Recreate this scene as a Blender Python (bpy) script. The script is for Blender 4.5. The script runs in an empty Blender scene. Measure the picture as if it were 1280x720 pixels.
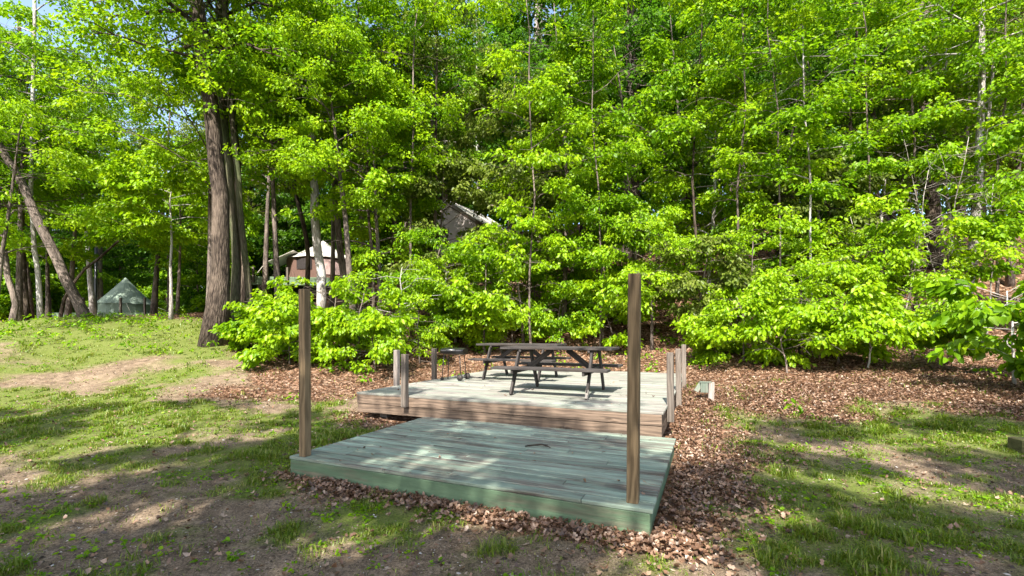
import bpy, math, random
import numpy as np
from mathutils import Matrix, Vector

# ------------------------------------------------------------------ camera, sky, sun, exposure
S = bpy.context.scene
C = S.collection
CAM_H = 1.5
F, HZ = 568.9, 416.7                       # focal length and horizon row of the 1280 x 720 photograph
cam = bpy.data.cameras.new('camera'); cam_o = bpy.data.objects.new('camera', cam); C.objects.link(cam_o)
cam_o.location = (0, 0, CAM_H); cam_o.rotation_euler = (math.radians(90), 0, 0)
cam.sensor_width = 36; cam.lens = 16; cam.shift_y = (HZ - 360) / 1280
cam.clip_start = .05; cam.clip_end = 1000
S.camera = cam_o
TO_SUN = Vector((-.16, -.66, .74)).normalized()
W = bpy.data.worlds.new('World'); S.world = W; W.use_nodes = True
nt = W.node_tree; nt.nodes.clear()
sky = nt.nodes.new('ShaderNodeTexSky'); sky.sky_type = 'NISHITA'; sky.sun_disc = False
sky.sun_elevation = math.asin(TO_SUN.z); sky.sun_rotation = math.atan2(TO_SUN.x, TO_SUN.y)
bg = nt.nodes.new('ShaderNodeBackground'); bg.inputs[1].default_value = .12
sky.dust_density = 3.0; sky.ozone_density = .4; sky.altitude = 200
wo = nt.nodes.new('ShaderNodeOutputWorld')
nt.links.new(sky.outputs[0], bg.inputs[0]); nt.links.new(bg.outputs[0], wo.inputs[0])
sl = bpy.data.lights.new('sun', 'SUN'); so = bpy.data.objects.new('sun', sl); C.objects.link(so)
sl.energy = 4.4; sl.angle = math.radians(.53); sl.color = (1, .935, .83)
so.rotation_euler = TO_SUN.to_track_quat('Z', 'Y').to_euler()
S.view_settings.view_transform = 'Standard'; S.view_settings.look = 'None'
S.view_settings.exposure = 1.88; S.view_settings.gamma = 1; S.view_settings.use_curve_mapping = False
S.render.engine = 'CYCLES'
S.cycles.max_bounces = 7; S.cycles.diffuse_bounces = 4; S.cycles.glossy_bounces = 2; S.cycles.transmission_bounces = 4
S.cycles.use_denoising = True
S.cycles.use_adaptive_sampling = True; S.cycles.adaptive_threshold = .01

def at(px, py, d):                         # a point of the photograph at a given distance along the view
    return np.array([(px - 640) / F * d, d, CAM_H + (HZ - py) / F * d])

# ------------------------------------------------------------------ noise and terrain
_rs = np.random.RandomState(7)
_LAT = _rs.rand(256, 256)
def vnoise(x, y):
    x = np.asarray(x, float); y = np.asarray(y, float)
    xi = np.floor(x).astype(int); yi = np.floor(y).astype(int)
    fx = x - xi; fy = y - yi
    fx = fx * fx * (3 - 2 * fx); fy = fy * fy * (3 - 2 * fy)
    a = _LAT[xi & 255, yi & 255]; b = _LAT[(xi + 1) & 255, yi & 255]
    c = _LAT[xi & 255, (yi + 1) & 255]; d = _LAT[(xi + 1) & 255, (yi + 1) & 255]
    return (a * (1 - fx) + b * fx) * (1 - fy) + (c * (1 - fx) + d * fx) * fy
def fbm(x, y, o=4):
    s = 0; a = .5; n = 0
    for i in range(o):
        s = s + a * vnoise(x * 2 ** i + 17.3 * i, y * 2 ** i + 9.1 * i); n += a; a *= .5
    return s / n
def sst(a, b, x):
    t = np.clip((np.asarray(x, float) - a) / (b - a), 0, 1); return t * t * (3 - 2 * t)

CP = np.array([(0,0,0),(-5,0,0),(5,0,0),(0,-10,0),(-12,-5,0),(12,-5,.1),(0,3,.02),(-4,3.5,0),(4,3,.02),(-6,6,.1),
 (-3,6,.08),(-3.2,8,.13),(2.2,4,.05),(3,6,.08),(4,7.2,.18),(3.5,8.2,.3),(6,5.3,.1),(8,6.5,.35),(0,8,.1),(0,11,.2),
 (-1,13.6,.75),(4.2,11.5,.5),(2.5,13.6,.9),(2,16,2.0),(-4,12.5,.8),(-10,9,.28),(-9,10.6,.6),(-8.5,13,1.3),(-15,16,2.05),
 (-18,17,1.9),(-13,11,1.0),(-6,11,.6),(-10,20,2.3),(-25,30,2.1),(-27,16,1.6),(-11,27,3.6),(-20,45,3),(-40,45,1),
 (-2.5,26,5.6),(0,20,3.4),(5,20,4),(8,17,2.7),(10.5,16,2.4),(12,11,1.0),(16,12,1.8),(18,18,4.5),(7,10,.75),(0,40,10),
 (20,35,10),(40,30,8),(0,70,15),(40,70,15),(-40,80,4),(30,5,1.5),(-30,0,0),(30,-20,0),(0,-40,0),(-60,-40,0),(60,-40,0),
 (120,50,14),(-120,50,2),(0,150,16),(150,150,16),(-150,150,6),(-150,-100,0),(150,-100,0),(0,-120,0)], float)
def _U(r2): return .5 * r2 * np.log(r2 + 1e-9)
_d2 = ((CP[:, None, :2] - CP[None, :, :2]) ** 2).sum(-1)
_n = len(CP); _A = np.zeros((_n + 3, _n + 3)); _A[:_n, :_n] = _U(_d2) + np.eye(_n) * .05
_A[:_n, _n] = 1; _A[:_n, _n + 1:] = CP[:, :2]; _A[_n, :_n] = 1; _A[_n + 1:, :_n] = CP[:, :2].T
_w = np.linalg.solve(_A, np.concatenate([CP[:, 2], np.zeros(3)]))
def gz(x, y):
    x = np.asarray(x, float); y = np.asarray(y, float); sh = x.shape
    x = x.ravel(); y = y.ravel(); out = np.empty(len(x))
    for i in range(0, len(x), 20000):
        xx = x[i:i+20000]; yy = y[i:i+20000]
        r2 = (xx[:, None] - CP[:, 0]) ** 2 + (yy[:, None] - CP[:, 1]) ** 2
        out[i:i+20000] = _U(r2) @ _w[:_n] + _w[_n] + _w[_n+1] * xx + _w[_n+2] * yy
    far = sst(5, 14, y)
    out += (fbm(x * .45, y * .45, 3) - .5) * (.06 + .3 * far) + (fbm(x * 2.3, y * 2.3, 3) - .5) * (.05 + .07 * far)
    return out.reshape(sh)
def gz1(x, y): return float(gz(np.array([x]), np.array([y]))[0])

YAW = -.41
MY = np.array([[math.cos(YAW), -math.sin(YAW)], [math.sin(YAW), math.cos(YAW)]])
D1O, D1W, D1D, D1Z = np.array([-2.287, 4.688]), 3.573, 2.445, .233
D2O, D2W, D2D, D2Z = np.array([-2.545, 7.465]), 4.771, 5.893, .533
def deck_uv(x, y, o):
    q = np.stack([x - o[0], y - o[1]], -1) @ MY
    return q[..., 0], q[..., 1]
def box_dist(u, v, w, d):                  # signed distance to a deck footprint
    du = np.abs(u - w / 2) - w / 2; dv = np.abs(v - d / 2) - d / 2
    return np.hypot(np.maximum(du, 0), np.maximum(dv, 0)) + np.minimum(np.maximum(du, dv), 0)
def seg_dist(x, y, pts):
    best = np.full(np.shape(x), 1e9)
    for (ax, ay), (bx, by) in zip(pts[:-1], pts[1:]):
        dx, dy = bx - ax, by - ay
        t = np.clip(((x - ax) * dx + (y - ay) * dy) / (dx * dx + dy * dy), 0, 1)
        best = np.minimum(best, np.hypot(x - ax - t * dx, y - ay - t * dy))
    return best
def cover(x, y):                           # where the soil carries grass, and where it carries fallen leaves
    x = np.asarray(x, float); y = np.asarray(y, float)
    n1 = fbm(x * .8 + 3, y * .8 + 8, 4); n2 = fbm(x * 2.4 + 31, y * 2.4 + 2, 4); n3 = fbm(x * .3 + 50, y * .3, 3)
    d1 = box_dist(*deck_uv(x, y, D1O), D1W, D1D); d2 = box_dist(*deck_uv(x, y, D2O), D2W, D2D)
    u1, v1 = deck_uv(x, y, D1O)
    jit = (n2 - .5) * .8
    right = (u1 > D1W * .6)
    lim = np.where(right & (v1 > -.3), .42 + .25 * np.clip(v1, 0, 3), .14)
    lit = sst(.45, -.4, d1 + jit - lim)
    lit = np.maximum(lit, sst(.5, -.45, d2 + jit - np.where(right, .9, .3)))
    # the wooded slope: beyond a line that runs round the clearing
    bx = np.array([-60, -30, -18, -14, -10, -8, -6.5, -5, -3, 0, 2.5, 4, 6, 7.6, 9, 12, 60])
    by = np.array([26, 24, 17.5, 16.6, 15.5, 13.2, 10.8, 9.4, 9.0, 8, 7.4, 7.0, 7.1, 6.0, 4.6, 3, -6])
    sd = y - np.interp(x, bx, by) + (n1 - .5) * 2.2
    lit = np.maximum(lit, sst(-.5, .7, sd))
    lit = np.maximum(lit, sst(1.0, .4, np.hypot((x + 5.0) / 2.0, (y - 9.3) / .8) + jit))
    path = sst(.74, .2, seg_dist(x, y, [(-16, 8.3), (-11.2, 9.0), (-9.2, 10.6), (-8.8, 11.2)]) + (n2 - .5) * .7)
    gr = .455 + (n3 - .5) * .9 + (n1 - .5) * 1.1 + (n2 - .5) * .9
    gr = gr - .34 * sst(5.2, 3.8, y) * sst(-.6, -1.9, x) - .06 * sst(4.2, 3.2, y) + .18 * sst(1.2, 2, x) * sst(8, 6.5, y) + .28 * sst(-5.5, -7, x) * sst(9.2, 10.5, y)
    gr = gr + .3 * np.exp(-((x + 6) ** 2 / 14 + (y - 6.6) ** 2 / 3)) + .45 * sst(11.2, 12.2, y) * sst(-6, -9, x) + .1 * sst(2.2, 3, x) * sst(4, 5, y)
    gr = sst(.38, .80, gr) * (1 - path) * (1 - lit * .94)
    lit = lit * (1 - path)
    return np.clip(gr, 0, 1), np.clip(lit, 0, 1)

# ------------------------------------------------------------------ mesh buffers
_CV = [(sx, sy, sz, a) for sx in (-1, 1) for sy in (-1, 1) for sz in (-1, 1) for a in range(3)]
_CI = {k: i for i, k in enumerate(_CV)}
def _chamfer_faces():
    fs = []
    for a in range(3):
        o = [b for b in range(3) if b != a]
        for s in (-1, 1):
            q = []
            for p, r in ((-1, -1), (1, -1), (1, 1), (-1, 1)):
                c = [0, 0, 0]; c[a] = s; c[o[0]] = p; c[o[1]] = r; q.append(_CI[(*c, a)])
            fs.append(q)
    for a, b in ((0, 1), (0, 2), (1, 2)):
        k = 3 - a - b
        for s in (-1, 1):
            for t in (-1, 1):
                c = [0, 0, 0]; c[a] = s; c[b] = t; c[k] = -1; d = list(c); d[k] = 1
                fs.append([_CI[(*c, a)], _CI[(*d, a)], _CI[(*d, b)], _CI[(*c, b)]])
    for sx in (-1, 1):
        for sy in (-1, 1):
            for sz in (-1, 1): fs.append([_CI[(sx, sy, sz, i)] for i in range(3)])
    P = []
    for k in _CV:
        p = [k[0] * .8, k[1] * .8, k[2] * .8]; p[k[3]] = k[k[3]]; P.append(p)
    P = np.array(P); out = []
    for f in fs:
        q = P[f]; n = np.cross(q[1] - q[0], q[2] - q[0])
        out.append(f if n @ q.mean(0) > 0 else f[::-1])
    return out
_CF = _chamfer_faces()
_rb = random.Random(5)

class MB:
    def __init__(s): s.v = []; s.f = []; s.gc = []; s.rn = []; s.n = 0; s.sm = []
    def raw(s, v, faces, gc=None, rnd=None, smooth=False):
        v = np.asarray(v, float); b = s.n
        s.v.append(v); s.gc.append(np.asarray(gc if gc is not None else v, float))
        s.rn.append(np.full(len(v), _rb.random() if rnd is None else rnd)); s.n += len(v)
        s.f += [[b + i for i in f] for f in faces]; s.sm += [smooth] * len(faces)
    def box(s, c, size, rot=None, ch=.004, rnd=None, taper=None):
        h = np.array(size, float) / 2; ch = min(ch, h.min() * .45)
        P = []
        for k in _CV:
            p = [k[i] * (h[i] if i == k[3] else h[i] - ch) for i in range(3)]; P.append(p)
        P = np.array(P); ax = np.argsort(-h, kind='stable')
        r = _rb.random() if rnd is None else rnd
        g = P[:, ax] + np.array([r * 37, r * 11, r * 23])
        if rot is not None: P = P @ np.asarray(rot).T
        s.raw(P + np.asarray(c, float), _CF, g, r)
    def bar(s, a, b, w, h, ch=.004, up=(0, 0, 1), rnd=None):      # a board from a to b
        a = np.array(a, float); b = np.array(b, float); x = b - a; L = np.linalg.norm(x); x /= L
        y = np.cross(up, x); y /= np.linalg.norm(y); z = np.cross(x, y)
        s.box((a + b) / 2, (L, w, h), np.stack([x, y, z], 1), ch, rnd)
    def tube(s, pts, rad, n=8, caps=True, rnd=None, smooth=True, lump=0):
        P = np.array(pts, float); m = len(P); rad = np.broadcast_to(np.asarray(rad, float), (m,))
        T = np.gradient(P, axis=0); T /= np.linalg.norm(T, axis=1)[:, None] + 1e-12
        ref = np.array([0, 0, 1.]) if abs(T[0][2]) < .9 else np.array([1., 0, 0])
        V = []; G = []; L = 0
        ang = np.arange(n) * 2 * math.pi / n
        ph = _rb.random() * 6
        for i in range(m):
            if i: L += np.linalg.norm(P[i] - P[i-1])
            u = np.cross(ref, T[i]); u /= np.linalg.norm(u) + 1e-12; w = np.cross(T[i], u); ref = np.cross(T[i], np.cross(ref, T[i])) if False else ref
            rr = rad[i] * (1 + lump * (np.sin(ang * 3 + ph + L * .7) * .6 + np.sin(ang * 5 + ph * 2 - L) * .4))
            V.append(P[i] + (np.cos(ang) * rr)[:, None] * u + (np.sin(ang) * rr)[:, None] * w)
            G.append(np.stack([np.full(n, L), np.cos(ang) * rad[i], np.sin(ang) * rad[i]], 1))
        r = _rb.random() if rnd is None else rnd
        Fc = [[i*n + j, i*n + (j+1) % n, (i+1)*n + (j+1) % n, (i+1)*n + j] for i in range(m - 1) for j in range(n)]
        if caps: Fc += [list(range(n))[::-1], [(m-1)*n + j for j in range(n)]]
        s.raw(np.concatenate(V), Fc, np.concatenate(G) + [r * 31, r * 3, r * 7], r, smooth)
    def build(s, name, mat, parent=None):
        me = bpy.data.meshes.new(name)
        V = np.concatenate(s.v); me.from_pydata(V.tolist(), [], s.f)
        a = me.attributes.new('gc', 'FLOAT_VECTOR', 'POINT'); a.data.foreach_set('vector', np.concatenate(s.gc).ravel())
        a = me.attributes.new('rnd', 'FLOAT', 'POINT'); a.data.foreach_set('value', np.concatenate(s.rn))
        me.polygons.foreach_set('use_smooth', s.sm)
        me.materials.append(mat); me.update()
        return link(name, me, parent)
def link(name, data, parent=None):
    o = bpy.data.objects.new(name, data); C.objects.link(o)
    if parent is not None: o.parent = parent
    return o
def quads_mesh(name, V, Q, mat, rnd=None, parent=None, tip=None):  # big all-quad mesh, one random value per face
    me = bpy.data.meshes.new(name); nq = len(Q)
    me.vertices.add(len(V)); me.vertices.foreach_set('co', np.ascontiguousarray(V, np.float32).ravel())
    me.loops.add(nq * 4); me.loops.foreach_set('vertex_index', np.ascontiguousarray(Q, np.int32).ravel())
    me.polygons.add(nq); me.polygons.foreach_set('loop_start', np.arange(nq, dtype=np.int32) * 4)
    if rnd is not None:
        a = me.attributes.new('rnd', 'FLOAT', 'FACE'); a.data.foreach_set('value', np.ascontiguousarray(rnd, np.float32))
    me.update(calc_edges=True); me.materials.append(mat)
    return link(name, me, parent)
def tag(o, label=None, cat=None, group=None, kind=None):
    for k, v in (('label', label), ('category', cat), ('group', group), ('kind', kind)):
        if v: o[k] = v
    return o
def thing(name, loc, label, cat, group=None, rz=0):
    o = bpy.data.objects.new(name, None); C.objects.link(o); o.empty_display_size = .2
    o.location = loc; o.rotation_euler = (0, 0, rz)
    return tag(o, label, cat, group)
def copy_tree(o, parent=None):
    c = o.copy(); C.objects.link(c)
    if parent is not None: c.parent = parent
    for ch in list(o.children): copy_tree(ch, c)
    return c

# ------------------------------------------------------------------ materials
class NB:
    def __init__(s, name):
        s.m = bpy.data.materials.new(name); s.m.use_nodes = True; s.t = s.m.node_tree; s.t.nodes.clear()
        s.out = s.t.nodes.new('ShaderNodeOutputMaterial')
    def n(s, typ, **kw):
        x = s.t.nodes.new('ShaderNode' + typ)
        for k, v in kw.items():
            if k.startswith('i_'): x.inputs[k[2:].replace('_', ' ')].default_value = v
            else: setattr(x, k, v)
        return x
    def l(s, a, b): s.t.links.new(a, b)
    def attr(s, name, out='Fac'): return s.n('Attribute', attribute_name=name).outputs[out]
    def noise(s, vec, scale, detail=4, rough=.55, dist=0):
        x = s.n('TexNoise'); x.inputs['Scale'].default_value = scale; x.inputs['Detail'].default_value = detail
        x.inputs['Roughness'].default_value = rough; x.inputs['Distortion'].default_value = dist
        if vec is not None: s.l(vec, x.inputs['Vector'])
        return x.outputs['Fac']
    def mapv(s, vec, sc):
        x = s.n('Mapping'); x.inputs['Scale'].default_value = sc; s.l(vec, x.inputs['Vector']); return x.outputs[0]
    def ramp(s, fac, stops, interp='LINEAR'):
        x = s.n('ValToRGB'); e = x.color_ramp.elements; x.color_ramp.interpolation = interp
        while len(e) < len(stops): e.new(.5)
        for i, (p, c) in enumerate(stops):
            e[i].position = p; e[i].color = (*c, 1) if len(c) == 3 else c
        s.l(fac, x.inputs[0]); return x.outputs[0]
    def mix(s, fac, a, b, mode='MIX'):
        x = s.n('MixRGB', blend_type=mode)
        for i, v in ((0, fac), (1, a), (2, b)):
            if isinstance(v, (int, float)): x.inputs[i].default_value = v
            elif isinstance(v, tuple): x.inputs[i].default_value = (*v, 1)
            else: s.l(v, x.inputs[i])
        return x.outputs[0]
    def math(s, op, a, b=0.):
        x = s.n('Math', operation=op)
        for i, v in ((0, a), (1, b)):
            if isinstance(v, (int, float)): x.inputs[i].default_value = v
            else: s.l(v, x.inputs[i])
        return x.outputs[0]
    def bump(s, h, strength=.4, dist=.01):
        x = s.n('Bump'); x.inputs['Strength'].default_value = strength; x.inputs['Distance'].default_value = dist
        s.l(h, x.inputs['Height']); return x.outputs[0]
    def pbr(s, col, rough=.7, normal=None, spec=.3, metal=0):
        p = s.n('BsdfPrincipled'); p.inputs['Specular IOR Level'].default_value = spec; p.inputs['Metallic'].default_value = metal
        for k, v in (('Base Color', col), ('Roughness', rough)):
            if isinstance(v, (int, float)): p.inputs[k].default_value = v
            elif isinstance(v, tuple): p.inputs[k].default_value = (*v, 1)
            else: s.l(v, p.inputs[k])
        if normal is not None: s.l(normal, p.inputs['Normal'])
        s.l(p.outputs[0], s.out.inputs[0]); return s.m

def leaf_mat(name, stops, tstops, tf=.42, gloss=.013):
    b = NB(name); r = b.attr('rnd')
    c = b.ramp(r, stops); t = b.ramp(r, tstops)
    d = b.n('BsdfDiffuse'); b.l(c, d.inputs[0]); tr = b.n('BsdfTranslucent'); b.l(t, tr.inputs[0])
    m = b.n('MixShader'); m.inputs[0].default_value = tf; b.l(d.outputs[0], m.inputs[1]); b.l(tr.outputs[0], m.inputs[2])
    g = b.n('BsdfGlossy'); g.inputs['Roughness'].default_value = .42; g.inputs[0].default_value = (.9, .95, .9, 1)
    m2 = b.n('MixShader'); m2.inputs[0].default_value = gloss; b.l(m.outputs[0], m2.inputs[1]); b.l(g.outputs[0], m2.inputs[2])
    b.l(m2.outputs[0], b.out.inputs[0]); return b.m

def wood_mat(name, dark, light, knot=(.05, .035, .025), grain=1., paint=None, wear=.5, rough=.78):
    b = NB(name); gc = b.attr('gc', 'Vector'); rnd = b.attr('rnd')
    g1 = b.noise(b.mapv(gc, (1.6, 28, 28)), 1.0, 5, .6, .6)
    g2 = b.noise(b.mapv(gc, (3.5, 120, 120)), 1.0, 3, .6)
    wv = b.n('TexWave', wave_type='BANDS', bands_direction='Y'); wv.inputs['Scale'].default_value = 3.2; wv.inputs['Distortion'].default_value = 11
    wv.inputs['Detail'].default_value = 2; wv.inputs['Detail Scale'].default_value = .8; b.l(b.mapv(gc, (.55, 1.9, 1.9)), wv.inputs['Vector'])
    f = b.math('ADD', b.math('MULTIPLY', g1, .8), b.math('MULTIPLY', wv.outputs['Fac'], .2 * grain))
    col = b.ramp(f, [(.22, dark), (.75, light)])
    col = b.mix(.5, col, b.ramp(g2, [(.3, (.45, .45, .45)), (.65, (1.1, 1.1, 1.1))]), 'MULTIPLY')
    st = b.noise(b.mapv(gc, (1.1, 4, 4)), 1.0, 4, .6)
    col = b.mix(b.ramp(st, [(.52, (0, 0, 0)), (.75, (.6, .6, .6))]), col, knot)
    vo = b.n('TexVoronoi'); vo.inputs['Scale'].default_value = 1; b.l(b.mapv(gc, (2.2, 9, 9)), vo.inputs['Vector'])
    col = b.mix(b.ramp(vo.outputs['Distance'], [(.07, (.85, .85, .85)), (.16, (0, 0, 0))]), col, knot)
    if paint:
        wn = b.noise(b.mapv(gc, (1.3, 14, 14)), 1.0, 6, .68, .4)
        wn2 = b.noise(b.mapv(gc, (.9, 1.8, 1.8)), 1.0, 4, .6)
        m = b.math('ADD', b.math('MULTIPLY', wn, .65), b.math('MULTIPLY', wn2, .35))
        pc = b.ramp(b.noise(b.mapv(gc, (1.5, 9, 9)), 1, 5, .65), [(.3, tuple(x * .72 for x in paint)), (.7, tuple(min(1, x * 1.2) for x in paint))])
        col = b.mix(b.ramp(m, [(wear - .06, (0, 0, 0)), (wear + .08, (1, 1, 1))]), pc, col)
    col = b.mix(1., col, b.ramp(rnd, [(0, (.74, .74, .74)), (1, (1.16, 1.16, 1.16))]), 'MULTIPLY')
    h = b.math('ADD', g1, b.math('MULTIPLY', g2, .5))
    return b.pbr(col, rough, b.bump(h, .6, .008), .2)

def bark_mat(name, dark, light, scale=1., moss=0):
    b = NB(name); gc = b.attr('gc', 'Vector')
    g = b.noise(b.mapv(gc, (2.2 * scale, 16 * scale, 16 * scale)), 1, 6, .65, .8)
    v = b.n('TexVoronoi', feature='DISTANCE_TO_EDGE'); v.inputs['Scale'].default_value = 1; b.l(b.mapv(gc, (3 * scale, 20 * scale, 20 * scale)), v.inputs['Vector'])
    f = b.math('ADD', b.math('MULTIPLY', g, .7), b.math('MULTIPLY', v.outputs['Distance'], .6))
    col = b.ramp(f, [(.3, dark), (.62, light)])
    ln = b.noise(b.mapv(gc, (.8, 2.5, 2.5)), 1, 4, .6)
    col = b.mix(b.ramp(ln, [(.5, (0, 0, 0)), (.68, (.7, .7, .7))]), col, tuple(min(.6, x * 1.7) for x in light))
    if moss: col = b.mix(b.ramp(b.noise(b.mapv(gc, (.6, 2, 2)), 1, 4), [(.45, (0, 0, 0)), (.65, (moss, moss, moss))]), col, (.06, .085, .03))
    return b.pbr(col, .9, b.bump(f, 1., .06), .15)

M = {}
G0, G1, G2, G3 = (.050, .125, .003), (.098, .205, .003), (.165, .295, .004), (.255, .36, .01)
T0, T1, T2, T3 = (.085, .23, .002), (.17, .36, .003), (.29, .49, .004), (.42, .58, .008)
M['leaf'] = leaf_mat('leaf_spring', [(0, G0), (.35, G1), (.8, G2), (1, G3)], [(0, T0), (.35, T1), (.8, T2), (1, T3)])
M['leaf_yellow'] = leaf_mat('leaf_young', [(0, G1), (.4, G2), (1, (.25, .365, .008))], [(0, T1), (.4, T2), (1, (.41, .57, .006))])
M['leaf_deep_shade'] = leaf_mat('leaf_deep_shade', [(0, (.022, .065, .004)), (.5, (.045, .12, .005)), (1, (.105, .21, .01))], [(0, (.035, .12, .003)), (.5, (.08, .22, .005)), (1, (.18, .36, .01))])  # deep green, with the shade of the canopy put into the leaf colour
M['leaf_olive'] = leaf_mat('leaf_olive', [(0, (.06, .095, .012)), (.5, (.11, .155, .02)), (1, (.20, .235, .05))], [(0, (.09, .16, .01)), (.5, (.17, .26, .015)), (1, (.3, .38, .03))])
M['bark'] = bark_mat('bark_brown', (.014, .010, .008), (.105, .082, .064), 1.)  # dark brown, deepened further for the shade on the left trunk cluster
M['bark_grey'] = bark_mat('bark_grey', (.045, .036, .031), (.185, .15, .13), 1.4)
M['bark_pale'] = bark_mat('bark_pale', (.16, .145, .13), (.5, .47, .44), 1.5)
M['bark_dead'] = bark_mat('bark_dead', (.10, .088, .078), (.34, .31, .28), 1.5)
M['bark_smooth'] = bark_mat('bark_smooth', (.03, .025, .017), (.10, .085, .06), 1.0, .6)
M['deck_green'] = wood_mat('painted_deck_boards', (.06, .05, .04), (.24, .22, .185), paint=(.228, .292, .232), wear=.505)
M['deck_worn'] = wood_mat('worn_deck_boards', (.12, .108, .095), (.30, .275, .255), paint=(.215, .25, .205), wear=.47)
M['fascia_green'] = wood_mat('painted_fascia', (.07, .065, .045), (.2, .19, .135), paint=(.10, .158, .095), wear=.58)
M['grey_green'] = wood_mat('faded_green_wood', (.1, .1, .085), (.24, .24, .2), paint=(.13, .165, .135), wear=.55)
M['fascia_bare'] = wood_mat('bare_fascia', (.05, .036, .028), (.235, .17, .125), grain=.8)
M['post_brown'] = wood_mat('brown_post', (.055, .038, .02), (.21, .15, .085), grain=1.6)
M['post_grey'] = wood_mat('grey_post', (.06, .05, .042), (.185, .158, .135))
M['post_pale'] = wood_mat('pale_post', (.15, .13, .118), (.33, .29, .265))
M['table'] = wood_mat('table_wood', (.022, .02, .02), (.085, .075, .07))
M['chip'] = wood_mat('bare_wood', (.45, .4, .34), (.7, .64, .56))
M['timber'] = wood_mat('timber', (.03, .03, .012), (.085, .085, .035))
def plain(name, col, rough=.6, metal=0, var=.25, sc=6, spec=.3):
    b = NB(name); gc = b.attr('gc', 'Vector')
    c = b.mix(b.noise(gc, sc, 5, .6), tuple(x * (1 - var) for x in col), tuple(min(1, x * (1 + var)) for x in col))
    return b.pbr(c, rough, None, spec, metal)
M['black'] = plain('black_enamel', (.012, .012, .013), .3, 0, .3, 8, .5)
M['steel'] = plain('steel', (.5, .5, .5), .35, 1)
M['rubber'] = plain('rubber', (.02, .02, .02), .8)
def canvas(name, col, folds=5):
    b = NB(name); gc = b.attr('gc', 'Vector')
    n = b.noise(gc, 1.3, 5, .6); c = b.mix(n, tuple(x * .8 for x in col), tuple(min(.9, x * 1.15) for x in col))
    return b.pbr(c, .9, b.bump(b.noise(gc, folds, 3, .5), .35, .06), .1)
M['canvas_green'] = canvas('canvas_green', (.20, .255, .21))
M['canvas_tan'] = canvas('canvas_tan', (.55, .53, .48))
M['canvas_grey'] = canvas('canvas_grey', (.34, .30, .285))
M['canvas_brown'] = canvas('canvas_brown', (.115, .07, .058))
M['mesh_window'] = canvas('mesh_window', (.035, .03, .03), 20)
M['mesh_pale'] = canvas('mesh_pale', (.42, .30, .29), 20)
M['plank_green'] = wood_mat('platform_green', (.06, .07, .05), (.18, .2, .15), paint=(.13, .19, .12), wear=.62)
M['rope'] = plain('rope', (.5, .47, .4), .9)

def ground_mat():
    b = NB('ground_soil'); geo = b.n('NewGeometry'); P = geo.outputs['Position']
    gr = b.attr('grass'); li = b.attr('litter')
    big = b.noise(P, .9, 6, .62); mid = b.noise(P, 7, 6, .65); fin = b.noise(P, 60, 5, .7)
    soil = b.ramp(mid, [(.3, (.07, .050, .034)), (.52, (.15, .110, .074)), (.75, (.27, .208, .148))])
    soil = b.mix(b.ramp(big, [(.45, (0, 0, 0)), (.7, (.6, .6, .6))]), soil, (.235, .18, .125))
    soil = b.mix(.9, soil, b.ramp(fin, [(.32, (.25, .25, .25)), (.6, (1.3, 1.3, 1.3))]), 'MULTIPLY')
    soil = b.mix(.8, soil, b.ramp(b.noise(P, 210, 3, .7), [(.35, (.4, .4, .4)), (.62, (1.35, 1.35, 1.35))]), 'MULTIPLY')
    vp = b.n('TexVoronoi'); vp.inputs['Scale'].default_value = 34; b.l(P, vp.inputs['Vector'])
    peb = b.math('MULTIPLY', b.ramp(vp.outputs['Distance'], [(.12, (1, 1, 1)), (.22, (0, 0, 0))]), b.ramp(vp.outputs['Color'], [(.78, (0, 0, 0)), (.82, (1, 1, 1))]))
    soil = b.mix(peb, soil, (.4, .38, .36))
    v = b.n('TexVoronoi'); v.inputs['Scale'].default_value = 13; v.inputs['Randomness'].default_value = 1
    warp = b.n('MixRGB', blend_type='ADD'); warp.inputs[0].default_value = .12; b.l(P, warp.inputs[1])
    nz = b.n('TexNoise'); nz.inputs['Scale'].default_value = 9; b.l(P, nz.inputs['Vector']); b.l(nz.outputs['Color'], warp.inputs[2])
    b.l(warp.outputs[0], v.inputs['Vector'])
    sep = b.n('SeparateColor'); b.l(v.outputs['Color'], sep.inputs[0])
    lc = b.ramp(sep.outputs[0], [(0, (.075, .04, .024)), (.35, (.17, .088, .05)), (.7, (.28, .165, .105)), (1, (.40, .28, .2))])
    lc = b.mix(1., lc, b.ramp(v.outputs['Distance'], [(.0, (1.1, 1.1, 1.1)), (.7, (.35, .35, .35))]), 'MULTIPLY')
    turf = b.ramp(fin, [(.3, (.035, .042, .010)), (.5, (.075, .115, .012)), (.72, (.135, .165, .035))])
    col = b.mix(b.math('MULTIPLY', gr, .8), soil, turf)
    edge = b.math('ADD', li, b.math('MULTIPLY', b.math('SUBTRACT', mid, .5), .7))
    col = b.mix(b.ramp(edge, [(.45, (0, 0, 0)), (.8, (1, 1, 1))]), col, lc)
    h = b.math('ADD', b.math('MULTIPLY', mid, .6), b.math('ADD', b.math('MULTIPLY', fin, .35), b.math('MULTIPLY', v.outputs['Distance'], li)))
    return b.pbr(col, .95, b.bump(h, .8, .03), .1)

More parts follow.
